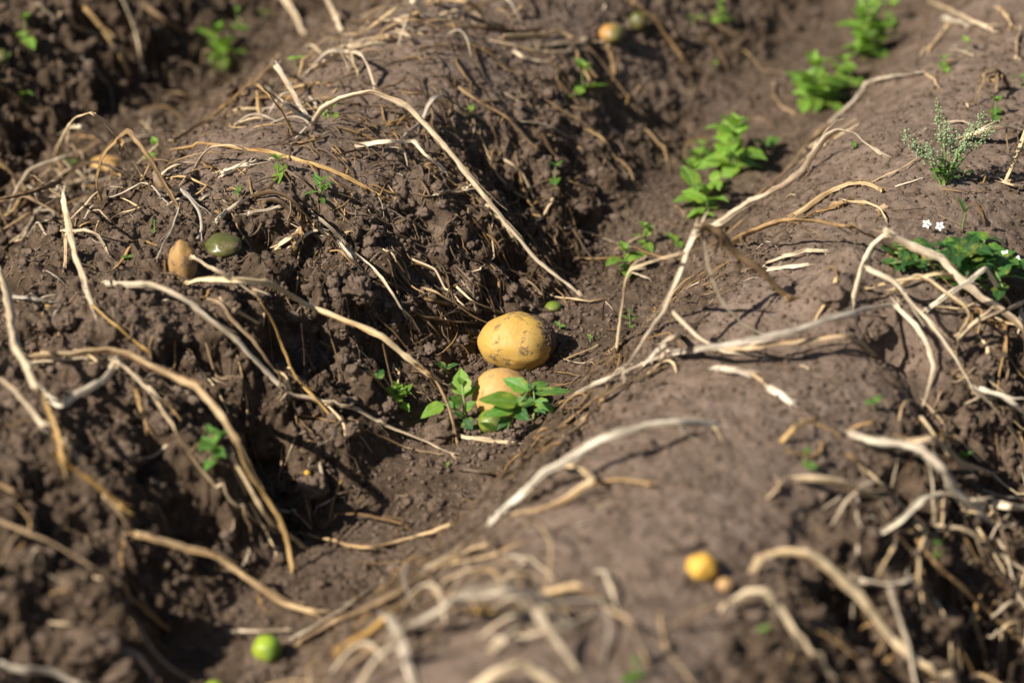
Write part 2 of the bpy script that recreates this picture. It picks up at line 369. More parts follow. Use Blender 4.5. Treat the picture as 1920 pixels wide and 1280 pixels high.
# the soil sheet
ny, nx = MX.shape
V = np.stack([VX.ravel(), VY.ravel(), VZ.ravel()], 1)
I = np.arange(nx * ny).reshape(ny, nx)
F = np.stack([I[:-1, :-1].ravel(), I[:-1, 1:].ravel(), I[1:, 1:].ravel(), I[1:, :-1].ravel()], 1)
me = raw_mesh('ground', V, F, SOIL)
bh, s_, u_, v_ = base_height(MX.ravel(), MY.ravel())
rm = rough_mask(MX.ravel(), MY.ravel(), s_, u_, v_)
dmp = np.clip(0.10 + 0.75 * rm + 0.65 * (1 - sstep(0.05, 0.15, s_)) + 0.45 * fbm(MX.ravel() * 9, MY.ravel() * 9, 3, 91), 0, 1)
a_ = me.attributes.new('damp', 'FLOAT', 'POINT'); a_.data.foreach_set('value', dmp.astype(np.float32))
ground = link('ground', me); tag(ground, kind='structure')
# ------------------------------------------------------------------ stems and strands
def catmull(P, n):
    P = np.asarray(P); Q = np.vstack([2 * P[0] - P[1], P, 2 * P[-1] - P[-2]]); out = []
    for i in range(1, len(Q) - 2):
        t = np.linspace(0, 1, n, endpoint=False)[:, None]; p0, p1, p2, p3 = Q[i - 1], Q[i], Q[i + 1], Q[i + 2]
        m1 = (p2 - p0) * 0.27; m2 = (p3 - p1) * 0.27         # tight tangents keep the kinks of dry stalks
        out.append((2 * t**3 - 3 * t**2 + 1) * p1 + (t**3 - 2 * t**2 + t) * m1 + (-2 * t**3 + 3 * t**2) * p2 + (t**3 - t**2) * m2)
    out.append(P[-1:]); return np.vstack(out)
def tube(path, rad, sides=12, flat=0.75, seed=0, groove=0.42, ragged=True):
    """grooved, flattened, knotted stalk along path; rad per point. -> V, F, UV"""
    rs = np.random.RandomState(seed); n = len(path)
    T = np.gradient(path, axis=0); T /= np.linalg.norm(T, axis=1)[:, None] + 1e-9
    nrm = np.cross(T[0], [0.3, 0.2, 1.0]); nrm /= np.linalg.norm(nrm) + 1e-9
    L = np.concatenate([[0], np.cumsum(np.linalg.norm(np.diff(path, axis=0), axis=1))])
    th = np.linspace(0, 2 * np.pi, sides, endpoint=False)
    gro = 1 + groove * (0.6 * np.sin(3 * th + rs.rand() * 6) + 0.4 * np.sin(5 * th + rs.rand() * 6)) - groove * 1.2 * np.exp(-((th - 2.2) / 0.4) ** 2)
    tw0 = rs.rand() * 6; tw1 = (rs.rand() - 0.5) * 18
    rows = []; uv = []
    for i in range(n):
        nrm = nrm - T[i] * nrm.dot(T[i]); nrm /= np.linalg.norm(nrm) + 1e-9; bi = np.cross(T[i], nrm)
        a = tw0 + tw1 * L[i]; c, s = np.cos(a), np.sin(a)
        fl = flat * (1 + 0.25 * np.sin(L[i] * 70 + tw0))
        X = np.cos(th) * gro; Y = np.sin(th) * gro * fl
        X, Y = X * c - Y * s, X * s + Y * c
        jit = 1 + (rs.rand(sides) - 0.5) * 0.12
        off = rs.rand(sides) * rad[i] * 1.2 * ragged if i in (0, n - 1) else np.zeros(sides)
        sg = -1 if i == 0 else 1
        rows.append(path[i] + rad[i] * ((X * jit)[:, None] * nrm + (Y * jit)[:, None] * bi) + (off * sg)[:, None] * T[i])
        uv.append(np.stack([th / (2 * np.pi), np.full(sides, L[i])], 1))
    V = np.vstack(rows + [path[:1] + T[0] * rad[0] * 0.4, path[-1:] - T[-1] * rad[-1] * 0.4])
    UV = np.vstack(uv + [[[0.5, 0.0]], [[0.5, L[-1]]]])
    F = []
    for i in range(n - 1):
        for j in range(sides):
            k = (j + 1) % sides; F.append((i * sides + j, i * sides + k, (i + 1) * sides + k, (i + 1) * sides + j))
    A = n * sides; B = A + 1
    for j in range(0, sides, 2):
        F.append((A, (j + 2) % sides, j + 1, j)); e = (n - 1) * sides; F.append((B, e + j, e + j + 1, e + (j + 2) % sides))
    return V, np.array(F), UV
def stem_points(pts, mode, w):
    """photo pixels -> 3D path. 'l' lies on the soil; 'a' is free between its footings, each of which stands on the soil"""
    n = len(pts); dep = [None] * n; r = w * 0.5 * TPX * 3.3
    for i, p in enumerate(pts):
        if len(p) > 2: dep[i] = depth_at(p[0], p[1], p[2])
        elif mode == 'l': dep[i] = depth_at(p[0], p[1], r * 0.55 + (0.0015 if i in (0, n - 1) else random.uniform(0.001, 0.006)))
        elif i in (0, n - 1): dep[i] = depth_at(p[0], p[1], r * 0.3)
    al = [0.0]
    for i in range(1, n): al.append(al[-1] + math.hypot(pts[i][0] - pts[i - 1][0], pts[i][1] - pts[i - 1][1]))
    known = [i for i in range(n) if dep[i] is not None]
    for i in range(n):
        if dep[i] is None:
            a = max(k for k in known if k < i); b = min(k for k in known if k > i)
            f = (al[i] - al[a]) / (al[b] - al[a]); d = dep[a] * (1 - f) + dep[b] * f
            dep[i] = min(d, depth_at(pts[i][0], pts[i][1], r * 0.8))
    if mode == 'l':                                    # no leaps in depth across a crest
        for _ in range(2):
            for i in range(1, n - 1):
                mean = 0.5 * (dep[i - 1] + dep[i + 1])
                if dep[i] > mean + 0.05: dep[i] = mean + 0.05
    return [CAM + ray(p[0], p[1]) * d for p, d in zip(pts, dep)], dep
NST = [0]
def curl(start, direction, length, r0, seed, droop=0.5, n=12, wig=0.5):
    rs = np.random.RandomState(seed); d = np.array(direction, float); d /= np.linalg.norm(d); p = np.array(start, float); out = [p.copy()]
    for i in range(n):
        d = d + np.array([0, 0, -droop / n]) + (rs.rand(3) - 0.5) * wig; d /= np.linalg.norm(d)
        p = p + d * length / n; g = Hs(p[0], p[1]) + r0
        if p[2] < g: p[2] = g
        out.append(p.copy())
    return np.array(out)
def leaf_strip(path, wid, seed):
    """crumpled dry leaf ribbon, two-sided thin body"""
    rs = np.random.RandomState(seed); n = len(path); cols = 5; V = []; UV = []
    T = np.gradient(path, axis=0); T /= np.linalg.norm(T, axis=1)[:, None] + 1e-9
    a = rs.rand() * 6
    for i in range(n):
        a += (rs.rand() - 0.5) * 1.3; s = np.cross(T[i], [math.cos(a), math.sin(a), 0.5]); s /= np.linalg.norm(s) + 1e-9; q = np.cross(T[i], s)
        f = math.sin(math.pi * (0.08 + 0.9 * i / (n - 1))) * wid
        for j in range(cols):
            x = j / (cols - 1) - 0.5
            V.append(path[i] + s * f * x * (1 + 0.4 * (rs.rand() - 0.5)) + q * f * (0.9 * x * x + (rs.rand() - 0.5) * 0.35)); UV.append((x + 0.5, i * 0.004))
    V = np.array(V); I = np.arange(n * cols).reshape(n, cols)
    F = np.stack([I[:-1, :-1].ravel(), I[:-1, 1:].ravel(), I[1:, 1:].ravel(), I[1:, :-1].ravel()], 1)
    return V, F, np.array(UV)
def stem(label, mat, w, mode, pts, taper=0.72, bits=0, flat=0.38, cat='dry stem', name='dry_stem', group='dried potato stems strewn over the ridges'):
    NST[0] += 1; seed = NST[0]; rs = np.random.RandomState(seed * 13)
    P, dep = stem_points(pts, mode, w)
    path = catmull(P, 7); n = len(path)
    if n < 22: path = catmull(P, 13); n = len(path)
    L = np.concatenate([[0], np.cumsum(np.linalg.norm(np.diff(path, axis=0), axis=1))]); tot = L[-1]
    amp = min(0.0016, tot * 0.012)
    wob = np.stack([perlin(L * 28 + seed * 3.3, L * 0 + k * 7.7 + seed, 5) for k in range(3)], 1) * amp * np.sin(np.pi * np.clip(L / tot, 0, 1))[:, None]
    path = path + wob + np.stack([perlin(L * 85 + seed * 1.3, L * 0 + k * 3.7 + seed, 6) for k in range(3)], 1) * min(.0007, w * TPX * .6)
    rbase = w * 0.5 * TPX * float(np.mean(dep)) * 0.86
    f = L / tot
    rad = rbase * (1.08 - (1 - taper) * f) * (1 + 0.24 * perlin(L * 45 + seed, L * 0 + 2.2, 8) + 0.10 * perlin(L * 150 + seed, L * 0 + 4.2, 8))
    knots = np.cumsum(0.03 + 0.035 * rs.rand(12))
    for k in knots: rad = rad * (1 + 0.28 * np.exp(-((L - k) / 0.0028) ** 2))
    hh = H(path[:, 0], path[:, 1])
    path[:, 2] = np.maximum(path[:, 2], hh + rad * 0.25)
    o0 = path[0].copy()
    V, F, UV = tube(path - o0, rad, 12 if w > 5 else 8, flat, seed)
    if w > 6:                                           # splintered ends and a peeling strip
        for e_, sg in ((0, -1), (n - 1, 1)):
            T = path[1] - path[0] if e_ == 0 else path[-1] - path[-2]; T = sg * T / (np.linalg.norm(T) + 1e-9)
            for q in range(4):
                d = T + rs.randn(3) * 0.22; ln = rbase * rs.uniform(1.5, 5); st = path[e_] - T * rbase * 2 + rs.randn(3) * rbase * 0.45
                k = st + np.outer(np.linspace(0, 1, 5), d * (ln + rbase * 2)) + np.cumsum(rs.randn(5, 3) * rbase * 0.08, 0)
                v2, f2, u2 = tube(k - o0, rbase * rs.uniform(.18, .42) * np.array([1, 1, .9, .6, .15]), 6, .5, q, .1, False)
                F = np.vstack([F, f2 + len(V)]); V = np.vstack([V, v2]); UV = np.vstack([UV, u2 + rs.rand()])
        for q in range(2):
            a = int(rs.uniform(.05, .5) * n); b_ = min(n - 1, a + int(rs.uniform(.2, .45) * n) + 4); seg = path[a:b_]
            off = rs.randn(3); off[2] = abs(off[2]) + .5; off /= np.linalg.norm(off); m_ = len(seg)
            k = seg + off * (rad[a:b_] * 0.55)[:, None] + np.outer(np.linspace(0, 1, m_) ** 3, off + rs.randn(3) * .5) * rbase * rs.uniform(.5, 3)
            v2, f2, u2 = tube(k - o0, rad[a:b_] * rs.uniform(.22, .45) * np.linspace(1, .4, m_), 6, .6, q + 7, .1, False)
            F = np.vstack([F, f2 + len(V)]); V = np.vstack([V, v2]); UV = np.vstack([UV, u2 + rs.rand()])
    o = link(name, raw_mesh(name, V, F, STRAW[mat], UV), loc=o0); tag(o, label, cat, group)
    for b in range(bits):
        i = int(rs.randint(2, n - 2)); d = np.array([rs.rand() - 0.5, rs.rand() - 0.5, -0.3 - rs.rand() * 0.6])
        if rs.rand() < 0.5:
            c = curl(path[i], d, 0.02 + 0.035 * rs.rand(), 0.001, seed * 50 + b, 0.9)
            V, F, UV = tube(c - o0, np.linspace(0.0012, 0.0005, len(c)), 6, 0.8, seed + b); nm = 'side_stalk'
        else:
            c = curl(path[i], d, 0.018 + 0.022 * rs.rand(), 0.002, seed * 50 + b, 1.2, 14, 0.9)
            V, F, UV = leaf_strip(c - o0, 0.006 + 0.006 * rs.rand(), seed + b); nm = 'shrivelled_leaf'
        link(nm, raw_mesh(nm, V, F, STRAW['brown' if rs.rand() < 0.6 else 'dark'], UV), o)
    return o
# ------------------------------------------------------------------ the stems, traced from the photograph (label, tone, width px, mode, points, bits)
S = stem
# upper left, beyond the left furrow
S('short orange-gold stem leaning down the far left ridge, blurred', 'gold', 14, 'a', [(160,18,.02),(195,60),(225,105),(240,142)])
S('thick pale stem hanging straight down from the top edge at left', 'pale', 14, 'a', [(226,-12,.03),(250,45),(262,90),(265,142)])
S('thin tan stem sloping right at the top left beside the thick pale hanging one', 'brown', 10, 'a', [(272,12),(310,38,.015),(345,62)])
S('thin grey curved stem in the shadow of the far left ridge', 'grey', 7, 'l', [(152,108),(180,135),(205,162),(213,205)])
S('pinkish tan stub hanging at the top edge left of centre', 'pale', 14, 'a', [(530,-8,.02),(553,28),(567,62)])
S('blurred tan stub at the top edge above the second ridge crest', 'pale', 13, 'a', [(608,-8,.02),(625,25),(641,60)])
S('dull brown stem lying across the far left slope near the left edge', 'brown', 9, 'l', [(-8,150),(60,205),(120,245),(150,262)])
S('pale tan stem crossing the top left corner toward the green seedling', 'pale', 9, 'l', [(70,10),(110,40),(160,60),(210,72)])
# left ridge crest arches
S('outer and highest pale arch of the stems on the left ridge crest', 'pale', 10, 'a', [(104,292),(122,245),(137,225),(170,211,.10),(195,228),(222,258),(245,290),(268,332)], bits=2)
S('pale arch just inside the highest one on the left ridge crest', 'pale', 9, 'a', [(122,250,.055),(130,239),(150,237,.075),(180,255),(208,275),(238,303)], bits=3)
S('tall brown-streaked inverted V stem beside the pale arches on the left ridge', 'brown', 11, 'a', [(188,374),(181,340),(190,300),(210,270),(238,244,.085),(262,270),(290,315),(315,355),(336,392,.02)], bits=3)
S('grey-tipped stalk running down to the ochre potato from the inverted V stem', 'grey', 9, 'a', [(336,388,.02),(323,430),(305,462),(294,486)])
S('low pale arch at the left foot of the crest stems', 'pale', 10, 'a', [(14,402),(30,355),(60,316),(108,296,.045),(134,293),(158,308)], bits=2)
S('dark brown low arch crossing in front of the half-buried orange potato', 'dark', 8, 'a', [(90,348),(134,319,.03),(175,304),(208,312),(249,337)], bits=2)
S('dark grey blurred stem entering from the left edge below the low pale arch', 'dark', 13, 'a', [(-12,376,.08),(60,360,.08),(112,340,.075)], bits=1)
S('brown slanting stalk from the dark grey stem down toward the standing whitish stem', 'brown', 8, 'a', [(60,328,.06),(90,350,.07),(116,372,.07)])
S('whitish standing stem crossing the left ridge in front of the crest', 'white', 13, 'a', [(118,362,.075),(126,410),(141,474),(158,528),(175,577)], bits=1)
S('thin tan stem continuing downhill from the foot of the whitish standing stem', 'gold', 8, 'l', [(176,576),(215,610),(245,634),(272,654)])
S('pale split straw bundle lying on the left ridge behind the whitish stem', 'pale', 12, 'l', [(48,434),(77,388),(111,366),(122,360)], bits=2)
S('thin pale strand beside the split bundle on the left ridge', 'pale', 5, 'l', [(52,442),(70,420),(98,410),(114,400)])
S('short pale piece lying on the crest just right of the low dark arch', 'pale', 10, 'l', [(132,347),(158,336),(180,332)])
S('thin pale bow bending over behind the whitish standing stem', 'pale', 8, 'a', [(48,455),(111,434),(161,432,.02),(185,444),(202,474)])
S('short gold upright stub behind the whitish standing stem', 'gold', 10, 'a', [(122,440,.02),(123,470),(122,500)])
S('short curved grey stem on bare soil left of the ochre potato', 'grey', 6, 'l', [(87,507),(105,518),(121,533)])
S('grey stem lying flat near the left edge below the crest', 'grey', 8, 'l', [(18,557),(60,561),(98,566)])
S('brown stem along the sunlit end of the second ridge rising to a point', 'brown', 9, 'l', [(326,264),(380,230),(423,198),(462,162),(500,130)], bits=2)
S('brown sharply pointed stem at the peak of the second ridge edge', 'brown', 8, 'a', [(462,165),(490,140),(514,119,.05),(528,135)])
S('pale stem falling right from the pointed peak of the second ridge edge', 'pale', 10, 'a', [(514,119,.05),(540,158),(560,195),(578,224)], bits=1)
S('orange-brown stem with its own dark shadow on the second ridge', 'gold', 9, 'a', [(468,148),(500,175,.05),(525,205),(540,232),(550,252)], bits=1)
S('pale stem between the orange-brown stem and the long arched stem', 'pale', 10, 'a', [(498,163),(530,190,.03),(552,208),(574,223)])
S('faint pale piece lying along the sunlit second ridge top', 'pale', 6, 'l', [(430,208),(465,203),(495,206)])
S('brown stem lying under the pointed stems of the second ridge', 'brown', 8, 'l', [(440,190),(480,182),(520,178),(560,190)])
S('long brown stem lying down the middle of the left ridge slope', 'gold', 9, 'l', [(338,278),(395,270),(440,275),(520,287),(590,308),(640,327),(680,348),(719,371)], bits=1)
S('pale hoop standing over the smooth soil of the left ridge', 'pale', 9, 'a', [(363,326),(375,298),(395,275),(440,272,.03),(480,289),(512,302)], bits=1)
S('flat white torn stem chip on the smooth left ridge', 'white', 12, 'l', [(418,326),(445,314),(462,309),(480,302)], flat=0.4)
S('dark grey stem running downhill under the two small seedlings', 'dark', 9, 'l', [(510,300),(560,335),(600,370),(640,402),(672,440)], bits=2)
S('pale fringed tuft of straw beside the dark arched bundle', 'pale', 13, 'l', [(405,416),(425,396),(446,383),(472,368)], bits=2)
S('dark thick matted arch over the hollow on the left ridge', 'dark', 15, 'a', [(466,372),(510,360,.025),(545,374,.03),(574,402),(600,432),(634,456)], bits=5)
S('second dark matted strand beneath the thick dark arch', 'dark', 11, 'a', [(474,378),(515,372,.015),(540,390),(562,418),(590,440),(628,470)], bits=4)
S('short pale straw poking under the dark matted arch', 'pale', 9, 'l', [(468,401),(500,395),(527,387)])
S('grey bent stem above the green potato on the left ridge', 'grey', 11, 'a', [(302,371),(320,360),(338,355,.02),(356,370),(373,396),(379,428),(371,448)], flat=0.5)
S('pale bent straw emerging from the dark mat, nearest the green potato', 'pale', 12, 'a', [(516,466),(540,448,.015),(556,438),(568,422)], bits=2)
S('whitish hooked straw reaching down to the dark furrow slope', 'white', 8, 'a', [(543,465),(578,437,.015),(601,432),(622,448),(640,466)])
S('grey-white stem sloping down right of the dark mat', 'grey', 8, 'a', [(584,398,.015),(611,420,.02),(640,447),(660,470)])
S('thin grey stem running toward the clods beside the shaded hollow', 'grey', 8, 'a', [(638,456,.015),(660,486,.02),(690,520)])
S('tan forked stalk ending on the soil left of the big potato', 'pale', 7, 'a', [(647,464,.01),(700,504,.025),(737,551,.025),(764,598),(778,618)], bits=1)
S('short twin tip of the tan forked stalk left of the big potato', 'pale', 6, 'a', [(756,582,.012),(774,600),(786,624)])
S('dark brown stem in the shade above the big potato', 'dark', 10, 'l', [(726,530),(774,551),(810,563),(845,572)])
S('thick blackish stem lying just left of the big potato', 'dark', 13, 'l', [(772,590),(825,601),(855,603),(886,605)])
S('thin tan stalk arching down toward the big potato from upper left', 'pale', 5, 'a', [(774,487),(815,504,.012),(835,541),(868,571),(897,589)])
S('golden thin stalk whose tip touches the big potato at its left side', 'gold', 6, 'a', [(793,541),(821,548,.015),(855,571,.02),(885,592),(917,607,.02)])
S('thin tan stalk ending just above the top of the big potato', 'pale', 5, 'a', [(852,534),(882,561,.015),(915,577),(950,589)])
S('thin pale curved rootlet between the dark stems above the big potato', 'pale', 4, 'a', [(875,528),(902,534,.01),(912,542),(920,556)])
S('very thin pale straw on the rough slope at the centre', 'pale', 4, 'l', [(719,467),(744,491),(756,508),(769,525)])
# the long centre stems
S('longest pale stem arching from the second ridge to the furrow floor', 'pale', 12.5, 'a', [(584,234),(603,205),(640,184,.05),(690,173,.06),(715,178),(760,197),(790,225),(830,268),(870,318),(905,362),(935,400),(965,440),(1010,489),(1050,521),(1091,553)], taper=0.55, bits=1)
S('pale bent stem lying left of the longest arched stem', 'pale', 10, 'a', [(669,274),(700,268),(731,265,.018),(774,266,.02),(801,292,.02),(824,314),(843,337)])
S('pale stem drooping over the second ridge top', 'pale', 11, 'a', [(636,97),(660,99),(677,104,.03),(690,126),(704,166)])
S('short pale curved stub beside the drooping stem of the second ridge', 'pale', 11, 'a', [(642,104,.02),(650,118),(655,132)])
S('second short pale curved stub beside the drooping stem, further right', 'pale', 9, 'a', [(658,104,.02),(665,122),(671,140)])
S('dark grey curled stem standing behind the longest arched stem', 'grey', 10, 'a', [(792,224),(800,205),(810,187,.03),(828,181,.032),(845,188),(860,200)], bits=3)
S('grey stem running down left from the dark grey curled one', 'grey', 9, 'l', [(800,212),(785,232),(765,250),(748,264)])
S('short golden stub lying under the longest arched stem near its crest', 'gold', 9, 'l', [(730,232),(755,224),(778,220)])
S('brown straight stem on the far side of the left ridge, above the curled one', 'brown', 9, 'a', [(856,160),(895,188,.015),(925,204),(952,220),(980,250),(1007,280)])
S('thin tan rootlet winding down the dark slope right of the longest stem', 'pale', 5, 'l', [(893,242),(909,275),(929,322),(962,356),(998,381)])
S('pale curved rootlet looping beside the winding one on the dark slope', 'pale', 6, 'a', [(938,296),(962,309,.01),(978,325,.012),(992,350),(1003,377)])
S('pale torn flat piece under the middle of the longest stem', 'white', 12, 'l', [(821,365),(848,361),(876,358)], flat=0.4)
S('pale side stalk lying under the lower part of the longest stem', 'pale', 8, 'l', [(900,374),(925,401),(952,428),(962,444)])
S('thin tan line across the furrow above the sprouts', 'pale', 4, 'l', [(1058,427),(1110,437),(1171,462),(1228,464)])
S('brown thin stem in the furrow beside the small dark-shaded seedling', 'brown', 5, 'l', [(1060,336),(1085,346),(1106,357)])
# top centre
S('pale stem rising left to right over the top of the second ridge', 'pale', 12, 'a', [(665,69),(707,44),(740,18,.03),(776,3)])
S('pale stem falling right from the top edge of the second ridge', 'pale', 12, 'a', [(774,4,.03),(801,30),(820,34),(846,35)])
S('short pale stem bending down at the second ridge top below two others', 'pale', 10, 'a', [(712,38),(744,39,.02),(766,52),(786,65)])
S('thin tan stem crossing at the far left of the second ridge top', 'brown', 7, 'a', [(655,43),(690,38,.015),(718,37)])
S('golden hook at the top edge right of the pale stems', 'gold', 11, 'a', [(800,5),(842,-2,.03),(875,4,.035),(897,20),(910,40)])
S('short tan stub hanging below the golden hook', 'brown', 8, 'a', [(819,36,.01),(812,50),(808,66)])
S('pale thick stub on the second ridge below the top stems', 'pale', 11, 'a', [(745,58,.008),(764,67,.014),(776,83)])
S('golden low curve on the second ridge left of the thick stub', 'gold', 9, 'a', [(702,76),(727,68,.012),(746,76)])
S('tan stem lying along the sunlit left shoulder of the second ridge', 'pale', 11, 'l', [(645,92),(672,86),(697,81)])
S('thick pale stem on the left shoulder of the second ridge', 'pale', 14, 'l', [(583,130),(610,116),(640,98),(652,82)])
S('golden stem lying left of the green-orange potato at the top', 'gold', 10, 'l', [(945,70),(985,67),(1022,64),(1046,57),(1072,72)])
S('grey-white stem pointing at the green-orange potato at the top', 'white', 9, 'l', [(1008,88),(1035,84),(1060,81),(1128,78)])
S('tan stem just below the grey-white one near the top potato', 'pale', 7, 'l', [(1024,99),(1060,97),(1104,93)])
S('white curved flake on the second ridge below the golden stem', 'white', 9, 'l', [(964,97),(978,106),(993,113),(1014,116)])
S('thin tan stem slanting up to the top edge near centre', 'brown', 7, 'a', [(962,28),(978,12,.015),(996,-4)])
S('dark shaded stem along the top of the second ridge', 'dark', 9, 'l', [(878,50),(909,55),(960,58),(1012,56)])
S('brown stalk bending down right of the top seedling', 'brown', 9, 'a', [(1140,86,.02),(1152,121,.012),(1147,162)])
S('brown stem falling right of the dark green potato at the top', 'brown', 11, 'a', [(1185,5,.02),(1218,32,.02),(1255,74),(1280,110)])
S('tan stem winding through the shade below the top seedling', 'brown', 7, 'l', [(1043,145),(1063,195),(1085,203),(1112,206)])
S('brown straight stem in the far furrow wall right of top centre', 'brown', 8, 'l', [(1308,33),(1345,50),(1383,68)])
S('tan curved stem in the far furrow wall below the straight brown one', 'brown', 7, 'l', [(1325,73),(1347,94),(1358,114),(1364,133)])
S('tan hooked stem left of the large far sprouts in the furrow', 'brown', 8, 'l', [(1451,160),(1452,180),(1464,200),(1490,213)])
# top right
S('pale tan straight piece at the top right corner area', 'pale', 13, 'l', [(1745,4),(1785,22),(1821,40),(1860,56)])
S('white blunt stub below the pale tan straight piece at top right', 'white', 15, 'l', [(1772,36),(1795,42),(1813,48)])
S('pale thick short stem slanting left below the white blunt stub', 'pale', 13, 'l', [(1779,48),(1760,70),(1742,92)])
S('pale short stem near the top right corner falling right', 'pale', 13, 'l', [(1874,16),(1888,32),(1900,52)])
S('blurred pale lump of stem at the right edge near the top', 'pale', 14, 'l', [(1912,64),(1907,82),(1908,104)])
S('thin straight tan stalk standing on the right ridge far end', 'brown', 5, 'a', [(1736,14,.03),(1726,80),(1717,128)])
S('black curled stem on the right ridge near the right edge', 'dark', 9, 'a', [(1848,138,.028),(1866,133,.03),(1882,145),(1892,168)], bits=2)
S('gold stalk rising to the black curled stem on the right ridge', 'gold', 7, 'a', [(1824,198),(1838,165),(1848,138,.028)])
S('tan twisted stem along the far edge of the right ridge', 'grey', 13, 'l', [(1553,230),(1582,208),(1604,184),(1620,163),(1640,151),(1676,144),(1722,138)], bits=3)
S('short tan leaning piece below the twisted far-edge stem', 'pale', 9, 'l', [(1738,140),(1752,150),(1762,165)])
S('bold pale arch climbing the right ridge, its tip frayed white', 'pale', 13, 'a', [(1336,428),(1375,400),(1414,376),(1468,350),(1508,316),(1525,289),(1545,259),(1572,243,.035),(1602,249),(1619,265),(1652,290)], bits=3)
S('brown stem running along the ridge edge below the bold pale arch', 'brown', 10, 'l', [(1300,452),(1380,398),(1440,350),(1490,302),(1520,262),(1552,232)], bits=2)
S('pale stem behind the flowering grey-green weed, reaching the right edge', 'pale', 12, 'a', [(1806,260),(1844,243,.02),(1885,237,.02),(1930,247)], bits=3)
S('pale upright stem at the right edge beside the flowering weed', 'pale', 11, 'a', [(1924,250,.05),(1905,296),(1893,325),(1884,343)])
S('pale piece at the foot of the upright stem on the right edge', 'pale', 9, 'l', [(1882,343),(1900,348),(1930,356)])
S('thin white splinter at the foot of the flowering weed', 'white', 5, 'l', [(1680,349),(1705,341),(1731,333)])
S('thin tan twig lying right of the flowering weed root', 'brown', 4, 'l', [(1767,354),(1805,359),(1850,359)])
S('gold-brown stem lying below the flowering weed to its left', 'gold', 12, 'l', [(1480,408),(1515,386),(1555,358),(1592,345),(1626,344),(1655,355)], bits=2)
S('brown thick arch in front of the right ridge, left of the white-flowered weed', 'brown', 15, 'a', [(1345,468),(1408,434,.03),(1455,417,.045),(1495,411),(1549,417),(1598,426,.03)], bits=2)
S('dark brown stalk falling right behind the white-flowered weed', 'dark', 11, 'a', [(1596,425,.03),(1640,446),(1675,465),(1712,483)], bits=1)
S('tan clump of stem folded above the brown thick arch', 'pale', 8, 'l', [(1585,378),(1620,380),(1650,393),(1662,412)], bits=3)
S('brown stem joining the tan folded clump from below left', 'brown', 9, 'l', [(1500,412),(1530,397),(1562,388),(1592,376)], bits=1)
S('thin dark twig on the smooth soil right of the folded clump', 'dark', 4, 'l', [(1672,394),(1700,394),(1732,391)])
S('thin brown twig above the white flowers on the right ridge', 'brown', 4, 'l', [(1762,403),(1790,417),(1822,432)])
# the tangle at right centre
S('pale upright stalk with a right angle bend right of the big potato', 'pale', 11, 'a', [(1155,655,.005),(1160,618),(1168,560),(1178,514),(1190,502,.10),(1228,488),(1280,474,.12)], taper=1.0)
S('thin dark lower end under the right-angled stalk', 'brown', 6, 'a', [(1157,610,.012),(1153,650,.01),(1157,682)])
S('long pale-gold stem dropping left from the tangle apex beside the big potato', 'pale', 16, 'a', [(1308,424,.13),(1284,478),(1262,541),(1243,585),(1215,625),(1185,672),(1165,700,.02)], taper=0.6)
S('dark thick stem falling right from the tangle apex', 'brown', 16, 'a', [(1310,424,.13),(1347,437),(1374,471),(1414,497),(1448,532),(1482,563)], bits=3)
S('thin grey curved stalk hanging like a bow below the tangle apex', 'grey', 8, 'a', [(1316,436,.12),(1328,500),(1355,566),(1388,605),(1424,625),(1452,629)])
S('thin pale stalk bowing from the long pale-gold stem to the grey bundle', 'pale', 8, 'a', [(1252,575,.06),(1280,602),(1314,635),(1357,659),(1406,664)])
S('long grey-tan stem of the bundle lying across the right ridge', 'grey', 14, 'a', [(1258,662),(1337,649,.03),(1431,632,.035),(1498,615,.04),(1582,588,.04),(1686,568)])
S('golden lower stem of the bundle lying across the right ridge', 'gold', 10, 'a', [(1336,655),(1400,653,.015),(1468,644),(1582,631,.03),(1616,644),(1642,667)])
S('bleached middle stem of the bundle lying across the right ridge', 'white', 9, 'a', [(1345,650),(1420,642,.022),(1480,628),(1545,606,.03),(1600,592),(1656,594)])
S('curved tan stem falling from the right end of the bundle', 'pale', 12, 'a', [(1680,572,.03),(1717,608,.04),(1740,649),(1750,686),(1744,722),(1733,760)])
S('pale-gold stalk slanting up to the peak left of the white-flowered weed', 'pale', 11, 'a', [(1597,573),(1607,535),(1616,501),(1636,460),(1664,437,.07)])
S('thick pale stem crossing down right in front of the white-flowered weed', 'pale', 15, 'a', [(1660,434,.07),(1710,462),(1764,486),(1794,521),(1831,548),(1878,580),(1930,624)], taper=0.95)
S('whitish long stem slanting to the lower right through the tangle', 'white', 12, 'a', [(1629,503,.04),(1680,531,.05),(1713,571),(1750,615),(1787,662),(1804,692),(1826,733)])
S('grey thin continuation of the whitish long stem into the right furrow', 'grey', 9, 'a', [(1826,728,.02),(1851,750),(1880,788),(1914,830)])
S('pale flat bow crossing behind the whitish long stem', 'pale', 11, 'a', [(1624,542),(1680,528,.03),(1727,522),(1764,514,.045),(1787,518),(1812,535),(1840,560)])
S('pale zigzag stem with a sharp elbow in the right tangle', 'pale', 11, 'a', [(1674,545,.02),(1722,518,.04),(1767,544),(1806,572),(1818,592,.05),(1799,625),(1793,664)])
S('white inverted V stem in front of the white-flowered weed', 'white', 10, 'a', [(1733,584),(1777,551),(1818,528),(1848,504,.07),(1865,531),(1893,570)])
S('thick pale stem rising to the right edge below the white inverted V', 'pale', 16, 'a', [(1798,634),(1831,605,.03),(1878,585,.035),(1935,560)])
S('bright white piece on the right ridge below the brown thick arch', 'white', 11, 'l', [(1436,493),(1482,477),(1515,469),(1550,470)])
S('shorter white piece under the bright white one', 'white', 8, 'l', [(1440,506),(1478,500),(1516,497)])
S('white stub on the near right ridge, left one of a broken pair', 'white', 14, 'l', [(1346,688),(1375,692),(1406,700)])
